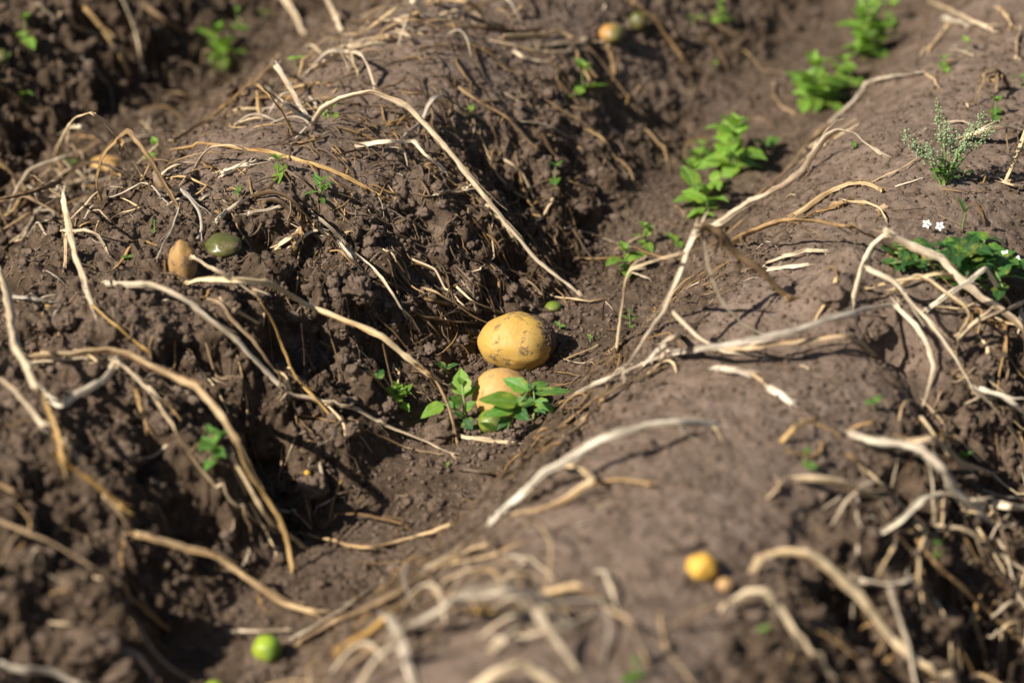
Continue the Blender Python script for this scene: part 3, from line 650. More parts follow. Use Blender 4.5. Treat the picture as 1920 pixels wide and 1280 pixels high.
S('white stub on the near right ridge, right one of a broken pair', 'white', 14, 'l', [(1442,727),(1465,740),(1484,755)])
S('brown middle length joining the broken pair of white stubs', 'pale', 8, 'l', [(1404,699),(1426,712),(1444,728)])
S('very thick white stem at the right edge falling out of the frame', 'white', 20, 'a', [(1842,731),(1875,741,.025),(1900,757,.03),(1935,786)])
S('short tan knot beside the very thick white stem', 'pale', 10, 'a', [(1813,756),(1830,748,.015),(1846,738)])
S('bleached nub among dark fibres where the tangle meets the furrow', 'white', 15, 'a', [(1247,640,.035),(1262,633,.04),(1277,630)])
S('pale stalk leaning from the bleached nub down to the ridge edge', 'white', 11, 'a', [(1254,638,.035),(1232,658),(1204,686)])
S('grey stem along the near ridge edge right of the smaller potato', 'grey', 11, 'l', [(1082,738),(1112,722),(1144,709),(1211,680),(1282,657)], bits=2)
S('tan shrunken stem parallel under the grey ridge-edge stem', 'brown', 12, 'l', [(1062,790),(1090,768),(1120,745),(1170,718),(1240,690)], bits=3)
S('dark fibrous stem along the ridge edge below the smaller potato', 'dark', 12, 'l', [(960,932),(1000,895),(1040,852),(1078,808),(1112,770)], bits=4)
S('brown fibrous strand beside the dark one along the ridge edge', 'brown', 9, 'l', [(935,950),(985,905),(1030,858),(1066,815),(1100,785)], bits=3)
# near right ridge, out of focus
S('large blurred white stem curving over the near right ridge', 'white', 17, 'a', [(918,982),(974,928),(1023,883),(1069,858,.03),(1110,834),(1150,815,.035),(1210,799),(1280,790,.02),(1346,797)], taper=0.8)
S('blurred pale loop under the large white stem on the near ridge', 'pale', 13, 'a', [(1046,868,.02),(1090,879),(1111,897,.02),(1080,921),(1027,950),(958,970)])
S('blurred golden short piece right of the pale loop', 'gold', 13, 'l', [(1118,905),(1160,900),(1219,907)])
S('golden blurred chunk along the near ridge edge', 'gold', 15, 'l', [(858,1045),(886,1030),(914,1021)])
S('whitish piece along the near ridge edge left of the golden chunk', 'white', 9, 'l', [(798,1066),(826,1050),(853,1036)])
S('long tan stem following the near ridge edge toward the bottom left', 'brown', 12, 'l', [(560,1204),(625,1165),(696,1135),(752,1106),(802,1072),(850,1035),(892,1003)], bits=1)
S('tan stem above the long ridge-edge stem at bottom centre', 'pale', 9, 'l', [(548,1197),(600,1165),(642,1139),(680,1112),(716,1088)])
S('bright golden blurred length at the bottom centre left', 'gold', 16, 'l', [(632,1222),(663,1203),(693,1185),(730,1155),(768,1122)])
S('big blurred grey-white arch on the nearest ridge', 'grey', 22, 'a', [(735,1195),(809,1150,.03),(858,1122),(939,1108,.05),(992,1113),(1034,1130),(1058,1168)], taper=1)
S('golden blurred stem under the big grey-white arch', 'gold', 14, 'a', [(880,1146),(925,1140,.02),(980,1136)])
S('thick blurred grey stem falling to the bottom edge from the big arch', 'grey', 20, 'a', [(1008,1150,.04),(1041,1203),(1080,1256)])
S('grey blurred stem leaning to the bottom edge left of the big arch', 'grey', 19, 'a', [(730,1154,.04),(752,1203),(776,1290)])
S('thick cream blurred stem at the bottom edge left of the leaning grey one', 'white', 25, 'a', [(672,1295),(707,1234,.03),(746,1205,.035)])
S('short cream blurred stem lying beneath the big arch', 'pale', 16, 'a', [(922,1219),(948,1198,.015),(976,1173)])
S('faint blurred stem crossing beneath the big arch to the right', 'pale', 14, 'a', [(930,1199),(1027,1185,.015),(1120,1152)])
S('golden blurred arch right of the big grey-white arch', 'gold', 16, 'a', [(1020,1112),(1080,1100,.025),(1110,1118),(1132,1136)])
S('golden blurred hook standing over the green shoot at the bottom', 'gold', 17, 'a', [(1148,1146,.025),(1181,1164,.035),(1199,1203),(1215,1240)])
S('tan out-of-focus stem at the bottom edge right of centre', 'pale', 18, 'a', [(890,1290),(930,1262,.02),(985,1248,.02),(1050,1290)])
S('tan stem curving on the furrow side at bottom centre', 'gold', 9, 'l', [(553,1000),(600,1008),(650,1020),(693,1027),(745,1014),(798,1000),(842,984)])
S('long pale stem lying across the shaded furrow left of the smaller potato', 'pale', 10.5, 'l', [(528,738),(580,746),(640,760),(674,770),(721,796),(798,828),(852,852)])
S('thin dark stem running beside the long pale stem in the furrow', 'brown', 5, 'l', [(645,790),(700,812),(760,838),(830,852)])
S('pale flat straw on the furrow floor below the green potato under leaves', 'pale', 9, 'l', [(856,816),(900,822),(965,831)])
S('dark looped twig on the furrow floor below the smaller potato', 'dark', 7, 'l', [(861,879),(914,884),(956,883),(985,866),(1010,847)])
# right, blurred foreground
S('very pale thick stem snaking to the right edge on the near ridge flank', 'white', 18, 'a', [(1596,814),(1640,828,.02),(1690,835,.03),(1730,845),(1768,878,.04),(1790,915),(1812,937),(1850,975),(1930,1055)], taper=0.9)
S('pale pink stem branching right above the snaking thick stem', 'pale', 15, 'a', [(1698,830,.02),(1745,819,.035),(1770,835),(1800,868),(1858,888)])
S('pale blurred wavy stem left of the stem crossing on the right flank', 'pale', 16, 'a', [(1492,897),(1526,896,.02),(1579,904,.025),(1632,928),(1684,957)])
S('frayed blurred arch meeting the snaking thick stem', 'white', 16, 'a', [(1650,1000),(1690,974,.025),(1730,937),(1765,925,.04),(1800,932),(1832,941,.04)], bits=2)
S('white thick stub entering at the right edge level with the stem crossing', 'white', 19, 'a', [(1855,943),(1890,948,.03),(1935,953,.03)])
S('pale blurred bracket-shaped stem under the frayed arch', 'pale', 12, 'a', [(1736,983),(1790,988,.02),(1828,1002,.025),(1844,1044)])
S('tan blurred stem sloping to the right edge beneath the snaking one', 'pale', 12, 'l', [(1846,1016),(1878,1041),(1930,1076)])
S('large tan arch falling to the lower right corner', 'pale', 17, 'a', [(1412,1072),(1428,1046),(1466,1034,.04),(1512,1037,.05),(1554,1062),(1596,1101),(1635,1146),(1677,1203),(1748,1259),(1800,1295)], taper=1)
S('pale bent stem right of the small orange potatoes', 'pale', 18, 'a', [(1358,1141),(1400,1111,.02),(1430,1108,.03),(1466,1143),(1491,1185),(1519,1224),(1558,1268)], taper=1)
S('pinkish pale boat-shaped piece lying above the lower right corner', 'white', 15, 'a', [(1616,1088),(1667,1097,.015),(1700,1090),(1726,1072)])
S('grey-tan straight stem dropping to the bottom edge at right', 'grey', 11, 'a', [(1668,1102,.03),(1688,1168),(1705,1217),(1718,1292)])
S('brown stem along the shaded right furrow side in the corner', 'brown', 11, 'a', [(1716,1004),(1755,1055,.02),(1800,1097),(1850,1143,.02),(1930,1212)])
S('faint golden stem curving up on the smooth near ridge', 'gold', 10, 'a', [(1466,829),(1492,802,.012),(1531,785)])
S('small tan stub on the smooth near ridge left of the wavy stem', 'pale', 12, 'a', [(1445,930),(1454,918,.006),(1464,908)])
S('tan stem lying at the right edge under the crossing stems', 'brown', 10, 'l', [(1870,960),(1880,1000),(1890,1030)])
# left middle and foreground
S('tan stem from the ochre potato sloping down to the pale joint', 'pale', 12, 'a', [(360,482,.03),(403,505,.04),(433,524),(478,550,.045)], taper=1)
S('thin golden stem falling from the pale joint to the shaded furrow', 'gold', 8, 'a', [(478,549,.045),(511,602),(538,669),(558,709),(588,743),(627,785)])
S('long pale-gold stem running from the ochre potato over the shaded slope', 'pale', 13, 'a', [(344,534),(376,524,.012),(437,523,.03),(504,531,.045),(538,548),(571,568,.055),(640,597),(714,630,.06),(757,665),(816,709,.05)], taper=0.75, bits=2)
S('dark brown end of the long pale-gold stem, bent down to the furrow', 'brown', 8, 'a', [(816,708,.05),(838,753),(850,795),(858,832)])
S('bleached white stem curving downhill left of the long pale-gold one', 'white', 13, 'a', [(196,533),(242,534,.01),(282,531,.02),(323,548,.03),(363,575),(403,608,.035),(447,642),(480,679),(526,724)], taper=0.7)
S('brown thin stem parallel to the bleached white curving one', 'brown', 8, 'a', [(388,560),(413,568,.015),(440,602),(477,642,.02),(517,699)])
S('short thin pale stem above the brown parallel one', 'pale', 6, 'a', [(411,556),(437,578,.015),(470,598,.015),(496,613)])
S('thin brown rootlet hanging from the long pale-gold stem, right one', 'brown', 5, 'a', [(615,585,.045),(615,612),(628,655),(636,700),(636,722)])
S('thin dark rootlet hanging from the long pale-gold stem, left one', 'dark', 4, 'a', [(563,568,.05),(567,620),(571,704)])
S('thin dark stalk hanging below the end of the long pale-gold stem', 'dark', 5, 'a', [(717,634,.055),(724,670),(731,702),(752,772)])
S('dark short stalk standing in the shade where two stems meet', 'dark', 7, 'a', [(524,698,.02),(526,724),(528,748)])
S('brown twig lying in the shaded furrow left of the seedlings', 'brown', 6, 'l', [(566,779),(600,785),(630,790)])
S('upper length of the long left-edge stem bending downhill', 'pale', 14, 'a', [(0,505,.04),(13,551,.045),(20,602),(27,649,.05),(50,685),(67,726,.045),(84,752)], taper=1)
S('thin gold length linking the left-edge stem to the foreground one', 'gold', 13, 'a', [(84,750,.045),(101,796,.05),(113,842),(117,866,.05)], taper=1)
S('golden blurred length sloping down in the left foreground', 'gold', 14, 'a', [(115,862,.05),(151,888,.05),(200,927),(232,947,.045)], taper=0.8)
S('lower golden length continuing under it to the joint', 'gold', 11, 'a', [(196,930,.04),(225,962),(246,995),(262,1008,.04)], taper=1)
S('long golden stem reaching from the left joint to the bottom furrow', 'gold', 15, 'a', [(258,1003,.04),(281,1007),(352,1030,.045),(404,1044),(447,1073,.04),(492,1104),(534,1132),(596,1151)], taper=0.7)
S('tan stem entering from the left edge toward the white bent piece', 'pale', 11, 'a', [(-8,704,.03),(34,739,.035),(54,762),(81,798,.03)], taper=1)
S('pale short stem beside the golden length in the left foreground', 'pale', 13, 'a', [(118,826,.04),(138,850,.04),(158,880,.03)])
S('white upturned bent piece in the left middle', 'white', 15, 'a', [(86,742,.02),(114,757,.025),(148,740),(188,716,.045),(217,685,.055)], taper=0.8)
S('white straight stub right of the upturned bent piece', 'white', 14, 'a', [(220,679,.055),(240,693),(262,713),(284,735,.035)])
S('faint tan stalk falling below the white straight stub', 'brown', 9, 'a', [(255,732,.02),(264,765,.02),(277,805)])
S('upper gold stem sweeping from the left edge over the deep shadow', 'gold', 14, 'a', [(52,671),(90,664,.02),(134,662,.03),(202,656),(242,665,.04),(279,682),(323,706,.05),(366,723),(397,756),(420,786,.06),(447,832,.065)], taper=1)
S('lower gold length of the sweeping stem dropping beyond the deep shadow', 'gold', 13, 'a', [(446,829,.065),(461,872),(496,928,.05),(520,964),(540,1013),(550,1072)], taper=0.7)
S('tan thin stem left of the sweeping gold one crossing the shaded clods', 'pale', 11, 'a', [(294,753,.03),(323,796,.035),(343,832),(383,886,.035),(408,914),(440,943),(471,971),(508,994)], bits=1)
S('pale thin stem hugging the lower gold length of the sweeping stem', 'pale', 9, 'a', [(434,855,.04),(468,914,.04),(492,957,.03),(520,988),(574,1028)])
S('tan crosspiece under the start of the sweeping gold stem', 'pale', 10, 'l', [(60,680),(110,676),(165,672)])
S('long dull tan stem across the blurred lower left foreground', 'brown', 12, 'a', [(-8,972,.02),(70,1006,.03),(116,1027),(172,1059,.03),(211,1094),(264,1136,.02),(318,1185)])
S('short dull stem below the long dull tan one', 'grey', 9, 'l', [(47,1055),(85,1075),(122,1092)])
S('pale horizontal stem on the blurred clods at lower left', 'pale', 10, 'l', [(86,1167),(130,1172),(182,1178)])
S('pale-grey stem in the bottom left corner', 'white', 14, 'a', [(-10,1243),(46,1255,.015),(105,1259,.015),(152,1287)])
S('tan blurred stem leaning to the bottom edge at left', 'pale', 10, 'a', [(230,1216),(264,1234,.012),(296,1285)])
S('short white piece lying behind the bright green potato', 'white', 7, 'l', [(434,1182),(485,1184),(542,1180)])
S('brown stem entering from the left edge over the lower clods', 'brown', 10, 'l', [(-8,903),(25,920),(56,937)])
S('pale thin curl beside the foot of the sweeping gold stem', 'pale', 6, 'a', [(525,957),(555,963,.012),(568,974),(584,990)])
S('grey thin stem among clods above the long dull tan one', 'grey', 6, 'l', [(285,900),(305,912),(322,930)])
# tiny dry twigs round the big potato
S('thin tan twig right of the big potato shadow', 'pale', 4, 'l', [(1042,683),(1070,668),(1105,655),(1122,646)])
S('thin pale twig right of the big potato, lower one', 'pale', 4, 'l', [(1087,688),(1110,674),(1148,660)])
S('short upright dark twig behind the right-angled stalk', 'dark', 5, 'a', [(1130,600),(1131,580,.012),(1133,565,.02)])
S('small pale twig leaning beside the tiny seedling right of the big potato', 'pale', 4, 'a', [(1136,566,.02),(1150,580,.015),(1162,596)])
# ------------------------------------------------------------------ potatoes
def potato(label, px, py, rw, rh, mat, sink=0.45, long_=1.0, yaw=0.0, seed=1, name='potato', group='potatoes lying on the soil', lumps=0.05, eyes=7):
    """rw, rh: half width and half height in photo pixels; sink: height of the centre over the soil, in radii"""
    rs = np.random.RandomState(seed)
    d0 = depth_at(px, py + rh * 0.7, 0); R = rw * TPX * d0; Rv = rh * TPX * d0
    C0 = CAM + ray(px, py) * (depth_at(px, py + rh * 0.55, 0) - R * 0.2)
    nu, nv = 96, 64
    th = np.linspace(0, 2 * np.pi, nu, endpoint=False); ph = np.linspace(0, np.pi, nv)
    TH, PH = np.meshgrid(th, ph); X = np.sin(PH) * np.cos(TH); Y = np.sin(PH) * np.sin(TH); Z = np.cos(PH)
    f = 1 + lumps * (perlin(X * 1.3 + seed, Y * 1.3 + Z * 0.9, seed) + 0.5 * perlin(Z * 2 + seed, X * 2 - Y, seed + 3)) + 0.006 * perlin(X * 9 + Z * 5, Y * 9 - Z * 6, seed + 7)
    for e in range(eyes):
        a = rs.randn(3); a /= np.linalg.norm(a); dd = (X - a[0]) ** 2 + (Y - a[1]) ** 2 + ((Z - a[2]) * 1.8) ** 2
        f -= 0.035 * np.exp(-dd / 0.006); f += 0.016 * np.exp(-((np.sqrt(dd) - 0.16) / 0.07) ** 2) * (Z > a[2])
    V = np.stack([X * f * R, Y * f * R * long_, Z * f * Rv], -1).reshape(-1, 3)
    I = np.arange(nu * nv).reshape(nv, nu); F = []
    J = np.roll(I, -1, 1)
    F = np.stack([I[:-1].ravel(), I[1:].ravel(), J[1:].ravel(), J[:-1].ravel()], 1)
    o = link(name, raw_mesh(name, V, F, mat), loc=C0, rot=(0, 0, yaw)); tag(o, label, 'potato', group)
    return o, C0, R, Rv
YEL = potato_material('potato_skin_yellow', (0.54, 0.315, 0.055), (0.60, 0.375, 0.085), dirt=0.62)
YEL2 = potato_material('potato_skin_yellow_rough', (0.56, 0.31, 0.085), (0.62, 0.38, 0.13), dirt=0.42)
OCH = potato_material('potato_skin_ochre', (0.40, 0.22, 0.06), (0.46, 0.26, 0.09), dirt=0.7, gloss=0.6)
GRN = potato_material('potato_skin_dark_green', (0.062, 0.075, 0.012), (0.105, 0.115, 0.016), dirt=0.6, gloss=0.32)
LIM = potato_material('potato_skin_lime', (0.27, 0.38, 0.02), (0.36, 0.42, 0.035), green=((0.07, 0.22, 0.02), 0, 30.0, -0.2), dirt=0.2, gloss=0.38)
ORG = potato_material('potato_skin_orange', (0.70, 0.36, 0.04), (0.72, 0.42, 0.06), dirt=0.15)
PEA = potato_material('potato_skin_peach', (0.48, 0.27, 0.10), (0.54, 0.31, 0.13), dirt=0.6)
MIX = potato_material('potato_skin_orange_green', (0.52, 0.25, 0.06), (0.45, 0.24, 0.06), green=((0.11, 0.13, 0.02), 0, 28.0, -0.05), dirt=0.5, gloss=0.4)
LIMD = potato_material('potato_skin_lime_shaded', (0.13, 0.19, 0.015), (0.20, 0.25, 0.02), green=((0.045, 0.12, 0.015), 0, 30.0, -0.2), dirt=0.45, gloss=0.38)  # darker copy of the lime skin, with the leaves' shade put into its colour
big, bc, bR, bRv = potato('big yellow potato lying bare on the furrow floor, soil stuck to its right shoulder', 969, 641, 72, 55, YEL, long_=0.85, seed=5, yaw=0.1, lumps=0.06)
potato('smaller yellow-orange potato in front of the big one, half hidden by leaves', 941, 739, 55, 50, YEL2, seed=9)
potato('shiny green potato half hidden under the seedling leaves in front', 921, 790, 26, 22, LIMD, seed=12)
potato('ochre potato standing half buried in the left ridge', 343, 493, 27, 47, OCH, seed=14, lumps=0.08)
potato('shiny dark green potato bedded in the left ridge above the ochre one', 419, 459, 34, 18, GRN, seed=16, lumps=0.10)
potato('orange potato mostly buried behind the arches of the left ridge crest', 197, 309, 30, 14, YEL2, seed=18)
potato('small round orange potato on the smooth near ridge at lower right', 1315, 1063, 29, 27, ORG, seed=20, lumps=0.12)
potato('tiny peach-brown potato beside the small round orange one', 1359, 1097, 16, 15, PEA, seed=22)
potato('bright lime green potato in the furrow at the bottom left', 501, 1216, 28, 28, LIM, seed=24, lumps=0.05)
potato('tiny lime green potato behind the big yellow one', 1038, 574, 15, 8, LIMD, seed=26)
potato('green potato with an orange cheek near the top centre', 1147, 63, 24, 17, MIX, seed=28)
potato('dark green potato right of the orange-cheeked one near the top', 1197, 40, 18, 18, GRN, seed=30)
potato('dark green potato cut by the left edge near the top', 2, 106, 16, 14, GRN, seed=32)
potato('green sliver of potato at the bottom edge left of centre', 401, 1286, 16, 9, LIM, seed=34)
potato('pea-sized orange potato in the shade of the left ridge foot', 576, 886, 6, 5, ORG, seed=36, eyes=2)
# soil crust on the shoulder of the big potato
ICO = None
def icosphere(sub):
    t = (1 + 5 ** 0.5) / 2
    V = [(-1, t, 0), (1, t, 0), (-1, -t, 0), (1, -t, 0), (0, -1, t), (0, 1, t), (0, -1, -t), (0, 1, -t), (t, 0, -1), (t, 0, 1), (-t, 0, -1), (-t, 0, 1)]
    F = [(0, 11, 5), (0, 5, 1), (0, 1, 7), (0, 7, 10), (0, 10, 11), (1, 5, 9), (5, 11, 4), (11, 10, 2), (10, 7, 6), (7, 1, 8), (3, 9, 4), (3, 4, 2), (3, 2, 6), (3, 6, 8), (3, 8, 9), (4, 9, 5), (2, 4, 11), (6, 2, 10), (8, 6, 7), (9, 8, 1)]
    V = [np.array(v) / np.linalg.norm(v) for v in V]
    for _ in range(sub):
        C = {}; G = []
        def mid(a, b):
            k = (min(a, b), max(a, b))
            if k not in C:
                m = V[a] + V[b]; V.append(m / np.linalg.norm(m)); C[k] = len(V) - 1
            return C[k]
        for a, b, c in F:
            d, e, f = mid(a, b), mid(b, c), mid(c, a); G += [(a, d, f), (d, b, e), (f, e, c), (d, e, f)]
        F = G
    return np.array(V), np.array(F)
I0, I1, I2, I4 = icosphere(0), icosphere(1), icosphere(2), icosphere(4)
def lump(seed, amp=0.35, base=None, fr=1.4):
    V, F = base or I2
    f = 1 + amp * perlin(V[:, 0] * fr + seed * 3.1, V[:, 1] * fr + V[:, 2] * fr * 1.2, seed % 50) + amp * 0.5 * perlin(V[:, 2] * fr * 2.6, V[:, 0] * fr * 2.6 + V[:, 1] * 2 + seed, 7)
    f = f + amp * 0.22 * perlin(V[:, 0] * 7 + seed, V[:, 1] * 7 - V[:, 2] * 6, 9)
    return V * f[:, None], F
def merge(parts):
    Vs, Fs, n = [], [], 0
    for V, F in parts: Vs.append(V); Fs.append(F + n); n += len(V)
    return np.vstack(Vs), np.vstack(Fs)
# crust: a band of the potato's own surface, thickened by crumbs
nu, nv = 120, 90
th = np.linspace(-1.5, 1.5, nu); ph = np.linspace(0.30, 1.95, nv); TH, PH = np.meshgrid(th, ph)
X = np.sin(PH) * np.cos(TH); Y = np.sin(PH) * np.sin(TH); Z = np.cos(PH)
ax = (X * 0.90 + Z * 0.42 - Y * 0.02)
cov = ax - 0.77 + 0.16 * perlin(TH * 3.1, PH * 3.1, 12) + 0.10 * perlin(TH * 9, PH * 9, 13)
thick = np.clip(cov * 3, -1, 1) * 0.055 + 0.02 * domes(TH * 9, PH * 9, 14, 0.7) * (cov > 0) + 0.012 * perlin(TH * 22, PH * 22, 15)
f = 1.005 + np.where(cov > 0, thick, -0.09)
V = np.stack([X * f * bR, Y * f * bR * 0.82, Z * f * bRv], -1).reshape(-1, 3)
I = np.arange(nu * nv).reshape(nv, nu)
F = np.stack([I[:-1, :-1].ravel(), I[1:, :-1].ravel(), I[1:, 1:].ravel(), I[:-1, 1:].ravel()], 1)
link('soil_crust', raw_mesh('soil_crust', V, F, CLOD), big)

# ------------------------------------------------------------------ living plants
def leaf_mesh(kind, length, width, seed, mat, fold=0.25, arch=0.25, teeth=3):
    rs = np.random.RandomState(seed); n, c = 15, 9; V = []; UV = []
    ntooth = {'ovate': 0, 'toothed': teeth, 'lance': 0, 'lobed': 2}[kind]
    for i in range(n):
        t = i / (n - 1)
        if kind == 'lance': wd = math.sin(math.pi * t ** 0.8) ** 0.9
        else: wd = math.sin(math.pi * t ** 0.62) ** 0.85
        if t < 0.12: wd = max(wd * t / 0.12, 0.05)
        if ntooth and 0.15 < t < 0.9: wd *= 1 + 0.20 * abs(math.sin(t * math.pi * ntooth * 1.15)) - 0.08
        for j in range(c):
            x = (j / (c - 1) - 0.5) * 2
            y = t * length; xx = x * wd * width / 2
            z = abs(xx) * fold + arch * length * (0.5 * t - t * t) + 0.03 * width * math.sin(t * 14 + x * 4 + seed) * abs(x) - 0.35 * fold * (xx * xx) / (width / 2)
            V.append((xx, y + 0.04 * length * x * x * 0, z)); UV.append((0.5 + 0.5 * x * wd, t))
    V = np.array(V); I = np.arange(n * c).reshape(n, c)
    F = np.stack([I[:-1, :-1].ravel(), I[:-1, 1:].ravel(), I[1:, 1:].ravel(), I[1:, :-1].ravel()], 1)
    return raw_mesh('leaf', V, F, LEAF[mat], np.array(UV))
LM = {}
for mt in ('fresh', 'mid', 'dark'):
    LM[mt] = [leaf_mesh('ovate', 1, 0.66, 3, mt), leaf_mesh('toothed', 1, 0.72, 4, mt, 0.35, 0.4), leaf_mesh('ovate', 1, 0.56, 5, mt, 0.5, 0.1), leaf_mesh('toothed', 1, 0.64, 6, mt, 0.15, 0.6), leaf_mesh('lance', 1, 0.30, 8, mt, 0.3, 0.3)]
def add_leaf(root, base, azim, elev, length, mt, kind=None, roll=0.0, rs=random):
    me = LM[mt][kind if kind is not None else rs.randrange(4)]
    o = link('leaf', me, root)
    M = Matrix.Rotation(azim, 4, 'Z') @ Matrix.Rotation(elev, 4, 'X') @ Matrix.Rotation(roll, 4, 'Y')
    M = Matrix.Translation(Vector(base)) @ M @ Matrix.Diagonal((length, length, length, 1)); o.matrix_local = M
    return o
def plant_root(name, label, cat, loc, group=None):
    e = bpy.data.objects.new(name, None); COL.objects.link(e); e.location = tuple(loc); e.empty_display_size = 0.02
    tag(e, label, cat, group); return e
def seedling(label, px, py, hpx, leafpx, mt='fresh', pairs=3, seed=1, spread=1.0, lean=(0, 0), name='seedling', stems=1, kind=None):
    """px, py: where it stands; hpx: its height, leafpx: its largest leaf, in photo pixels"""
    rs = random.Random(seed); b = at(px, py, 0.0); s = TPX * float(np.dot(b - CAM, FWD)); e = plant_root(name, label, 'seedling', b, 'green seedlings sprouting on the field')
    for q in range(stems):
        a0 = rs.uniform(0, 6.28); hh = hpx * s / math.cos(PITCH) * (1 if q == 0 else rs.uniform(0.45, 0.85)); off = 0 if q == 0 else rs.uniform(0.3, 0.7) * leafpx * s
        bx, by = off * math.cos(a0), off * math.sin(a0); gz = Hs(b[0] + bx, b[1] + by) - b[2]
        lx = lean[0] * s + rs.uniform(-.1, .1) * hh; ly = lean[1] * s + rs.uniform(-.1, .1) * hh
        P = [np.array([bx, by, gz - 0.004]), np.array([bx + lx * .3, by + ly * .3, gz + hh * .45]), np.array([bx + lx, by + ly, gz + hh])]
        path = catmull(P, 6); V, F, UV = tube(path, np.linspace(max(0.0009, hh * 0.022), 0.0006, len(path)), 8, 1, seed, 0.05, False)
        link('stem', raw_mesh('stem', V, F, GSTEM, UV), e)
        L = leafpx * s
        for k in range(pairs):
            f = 0.30 + 0.66 * k / max(1, pairs - 1) if pairs > 1 else 0.95
            p = path[min(len(path) - 1, int(f * (len(path) - 1)))]
            sz = L * (1.0 if k <= pairs - 2 or pairs == 1 else 0.62) * (0.8 if k == 0 and pairs > 2 else 1)
            up = 0.10 + 0.65 * (k / max(1, pairs - 1)) if pairs > 1 else 0.4
            for m in range(2):
                add_leaf(e, p, a0 + k * 1.57 + m * math.pi + rs.uniform(-.35, .35), up * spread + rs.uniform(-.25, .2), sz * rs.uniform(1.05, 1.4), mt, kind, rs.uniform(-.35, .35), rs)
        if pairs > 1:
            for m in range(3): add_leaf(e, path[-1], a0 + m * 2.1, 0.8 + rs.uniform(-.2, .2), L * 0.45, mt, kind, rs.uniform(-.3, .3), rs)
    return e
G = seedling
G('blurred bright seedling in the top left corner', 47, 78, 42, 30, pairs=2, seed=1)
G('large blurred seedling at the top left right of the hanging stems', 408, 105, 50, 36, pairs=3, seed=2, stems=3)
G('small blurred upright seedling above the large one at top left', 446, 55, 34, 18, pairs=2, seed=3)
G('faint blurred two-leaved seedling at the top edge left of centre', 495, 38, 14, 16, pairs=1, seed=4)
G('two-leaved seedling on the dark far left slope', 40, 188, 12, 22, pairs=1, seed=5)
G('blurred bud-like seedling in front of the second ridge edge', 555, 128, 18, 14, pairs=1, seed=6)
G('seedling with upright leaves behind the left ridge crest', 295, 298, 28, 22, pairs=2, seed=7)
G('tiny green shoot in the grass of the left ridge arches', 133, 318, 16, 14, 'mid', pairs=1, seed=8)
G('neat seedling with one upright leaf on the sunlit left ridge', 522, 328, 30, 27, pairs=2, seed=9)
G('bristly seedling with narrow leaves on the left ridge below the neat one', 602, 376, 34, 32, 'mid', pairs=4, seed=10, kind=4)
G('tiny dark seedling above the dark matted arch', 447, 370, 12, 14, 'mid', pairs=1, seed=11)
G('pinhead seedling on the left ridge near the bent grey stem', 290, 432, 16, 9, 'mid', pairs=2, seed=12)
G('pinhead green leaf left of the ochre potato', 240, 488, 6, 11, 'mid', pairs=1, seed=13)
G('seedling with small leaves at the start of the longest arched stem', 622, 214, 12, 22, pairs=2, seed=14, stems=2)
G('single green leaf tip right of the dark grey curled stem', 882, 217, 9, 15, pairs=1, seed=15)
G('three-leaved blurred seedling on the second ridge slope', 1092, 172, 42, 44, pairs=2, seed=16)
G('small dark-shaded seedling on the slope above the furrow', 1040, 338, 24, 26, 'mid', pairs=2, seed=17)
G('blurred seedling at the top edge right of the potatoes', 1348, 30, 24, 24, pairs=2, seed=18, stems=2)
G('faint leaf cluster at the top edge left of the far sprouts', 1300, 48, 14, 18, pairs=1, seed=19)
G('pinhead seedling on the far furrow side', 1340, 128, 8, 10, pairs=1, seed=20)
G('big out-of-focus sprout farthest up the furrow', 1622, 112, 95, 42, pairs=4, seed=21, stems=4)
G('faint green shoot at the top edge beyond the farthest sprout', 1668, 40, 30, 30, pairs=2, seed=57)
G('big blurred sprout with a tall pointed leaf in the far furrow', 1528, 200, 84, 46, pairs=3, seed=22, stems=4)
G('loose low sprout joining the two big far sprouts', 1580, 150, 34, 34, pairs=2, seed=61, stems=3)
G('small loose sprout right of the blurred one with the tall pointed leaf', 1566, 188, 18, 26, pairs=2, seed=62, stems=2)
G('low side sprout left of the tall soft-focus sprout', 1318, 300, 26, 32, pairs=2, seed=63, stems=2)
G('tiny pair of leaves between the sprouts of the middle furrow', 1340, 355, 14, 24, pairs=1, seed=64)
G('small leaf beside the two big far sprouts', 1610, 160, 8, 14, pairs=1, seed=23)
G('tall soft-focus sprout in the middle of the furrow', 1368, 318, 88, 50, pairs=3, seed=24, stems=4)
G('drooping side leaf right of the tall soft-focus sprout', 1436, 283, 10, 30, 'mid', pairs=1, seed=25)
G('leafy sprout just left of and below the tall soft-focus one', 1302, 388, 72, 46, pairs=3, seed=26, stems=2)
G('small leaf group at the foot of the furrow sprouts', 1320, 412, 12, 20, pairs=1, seed=27)
G('seedling with narrow leaves behind the one beside the right-angled stalk', 1210, 462, 36, 26, pairs=3, seed=28)
G('seedling with four broad leaves behind the right-angled stalk', 1172, 512, 42, 36, pairs=3, seed=29)
G('lone leaf left of the tangle apex', 1268, 462, 8, 24, pairs=1, seed=30)
G('tiny grey-green seedling right of the big potato', 1182, 612, 26, 20, 'mid', pairs=3, seed=31, kind=4)
G('tiny leaf behind the big potato on its right', 1050, 617, 6, 12, 'mid', pairs=1, seed=32)
G('pinhead shoot on the soil right of the big potato', 1107, 640, 8, 7, pairs=1, seed=33)
G('lime-tinted low seedling at the left of the furrow leaf row', 752, 762, 30, 30, pairs=3, seed=38, stems=2)
G('small dark leaf above the furrow leaf row', 838, 700, 10, 24, 'dark', pairs=1, seed=39)
G('thin dark leaf at the left end of the furrow leaf row', 706, 720, 8, 22, 'dark', pairs=1, seed=40)
G('upright leafy shoot in the deep shadow of the left ridge foot', 402, 872, 68, 32, 'mid', pairs=4, seed=41)
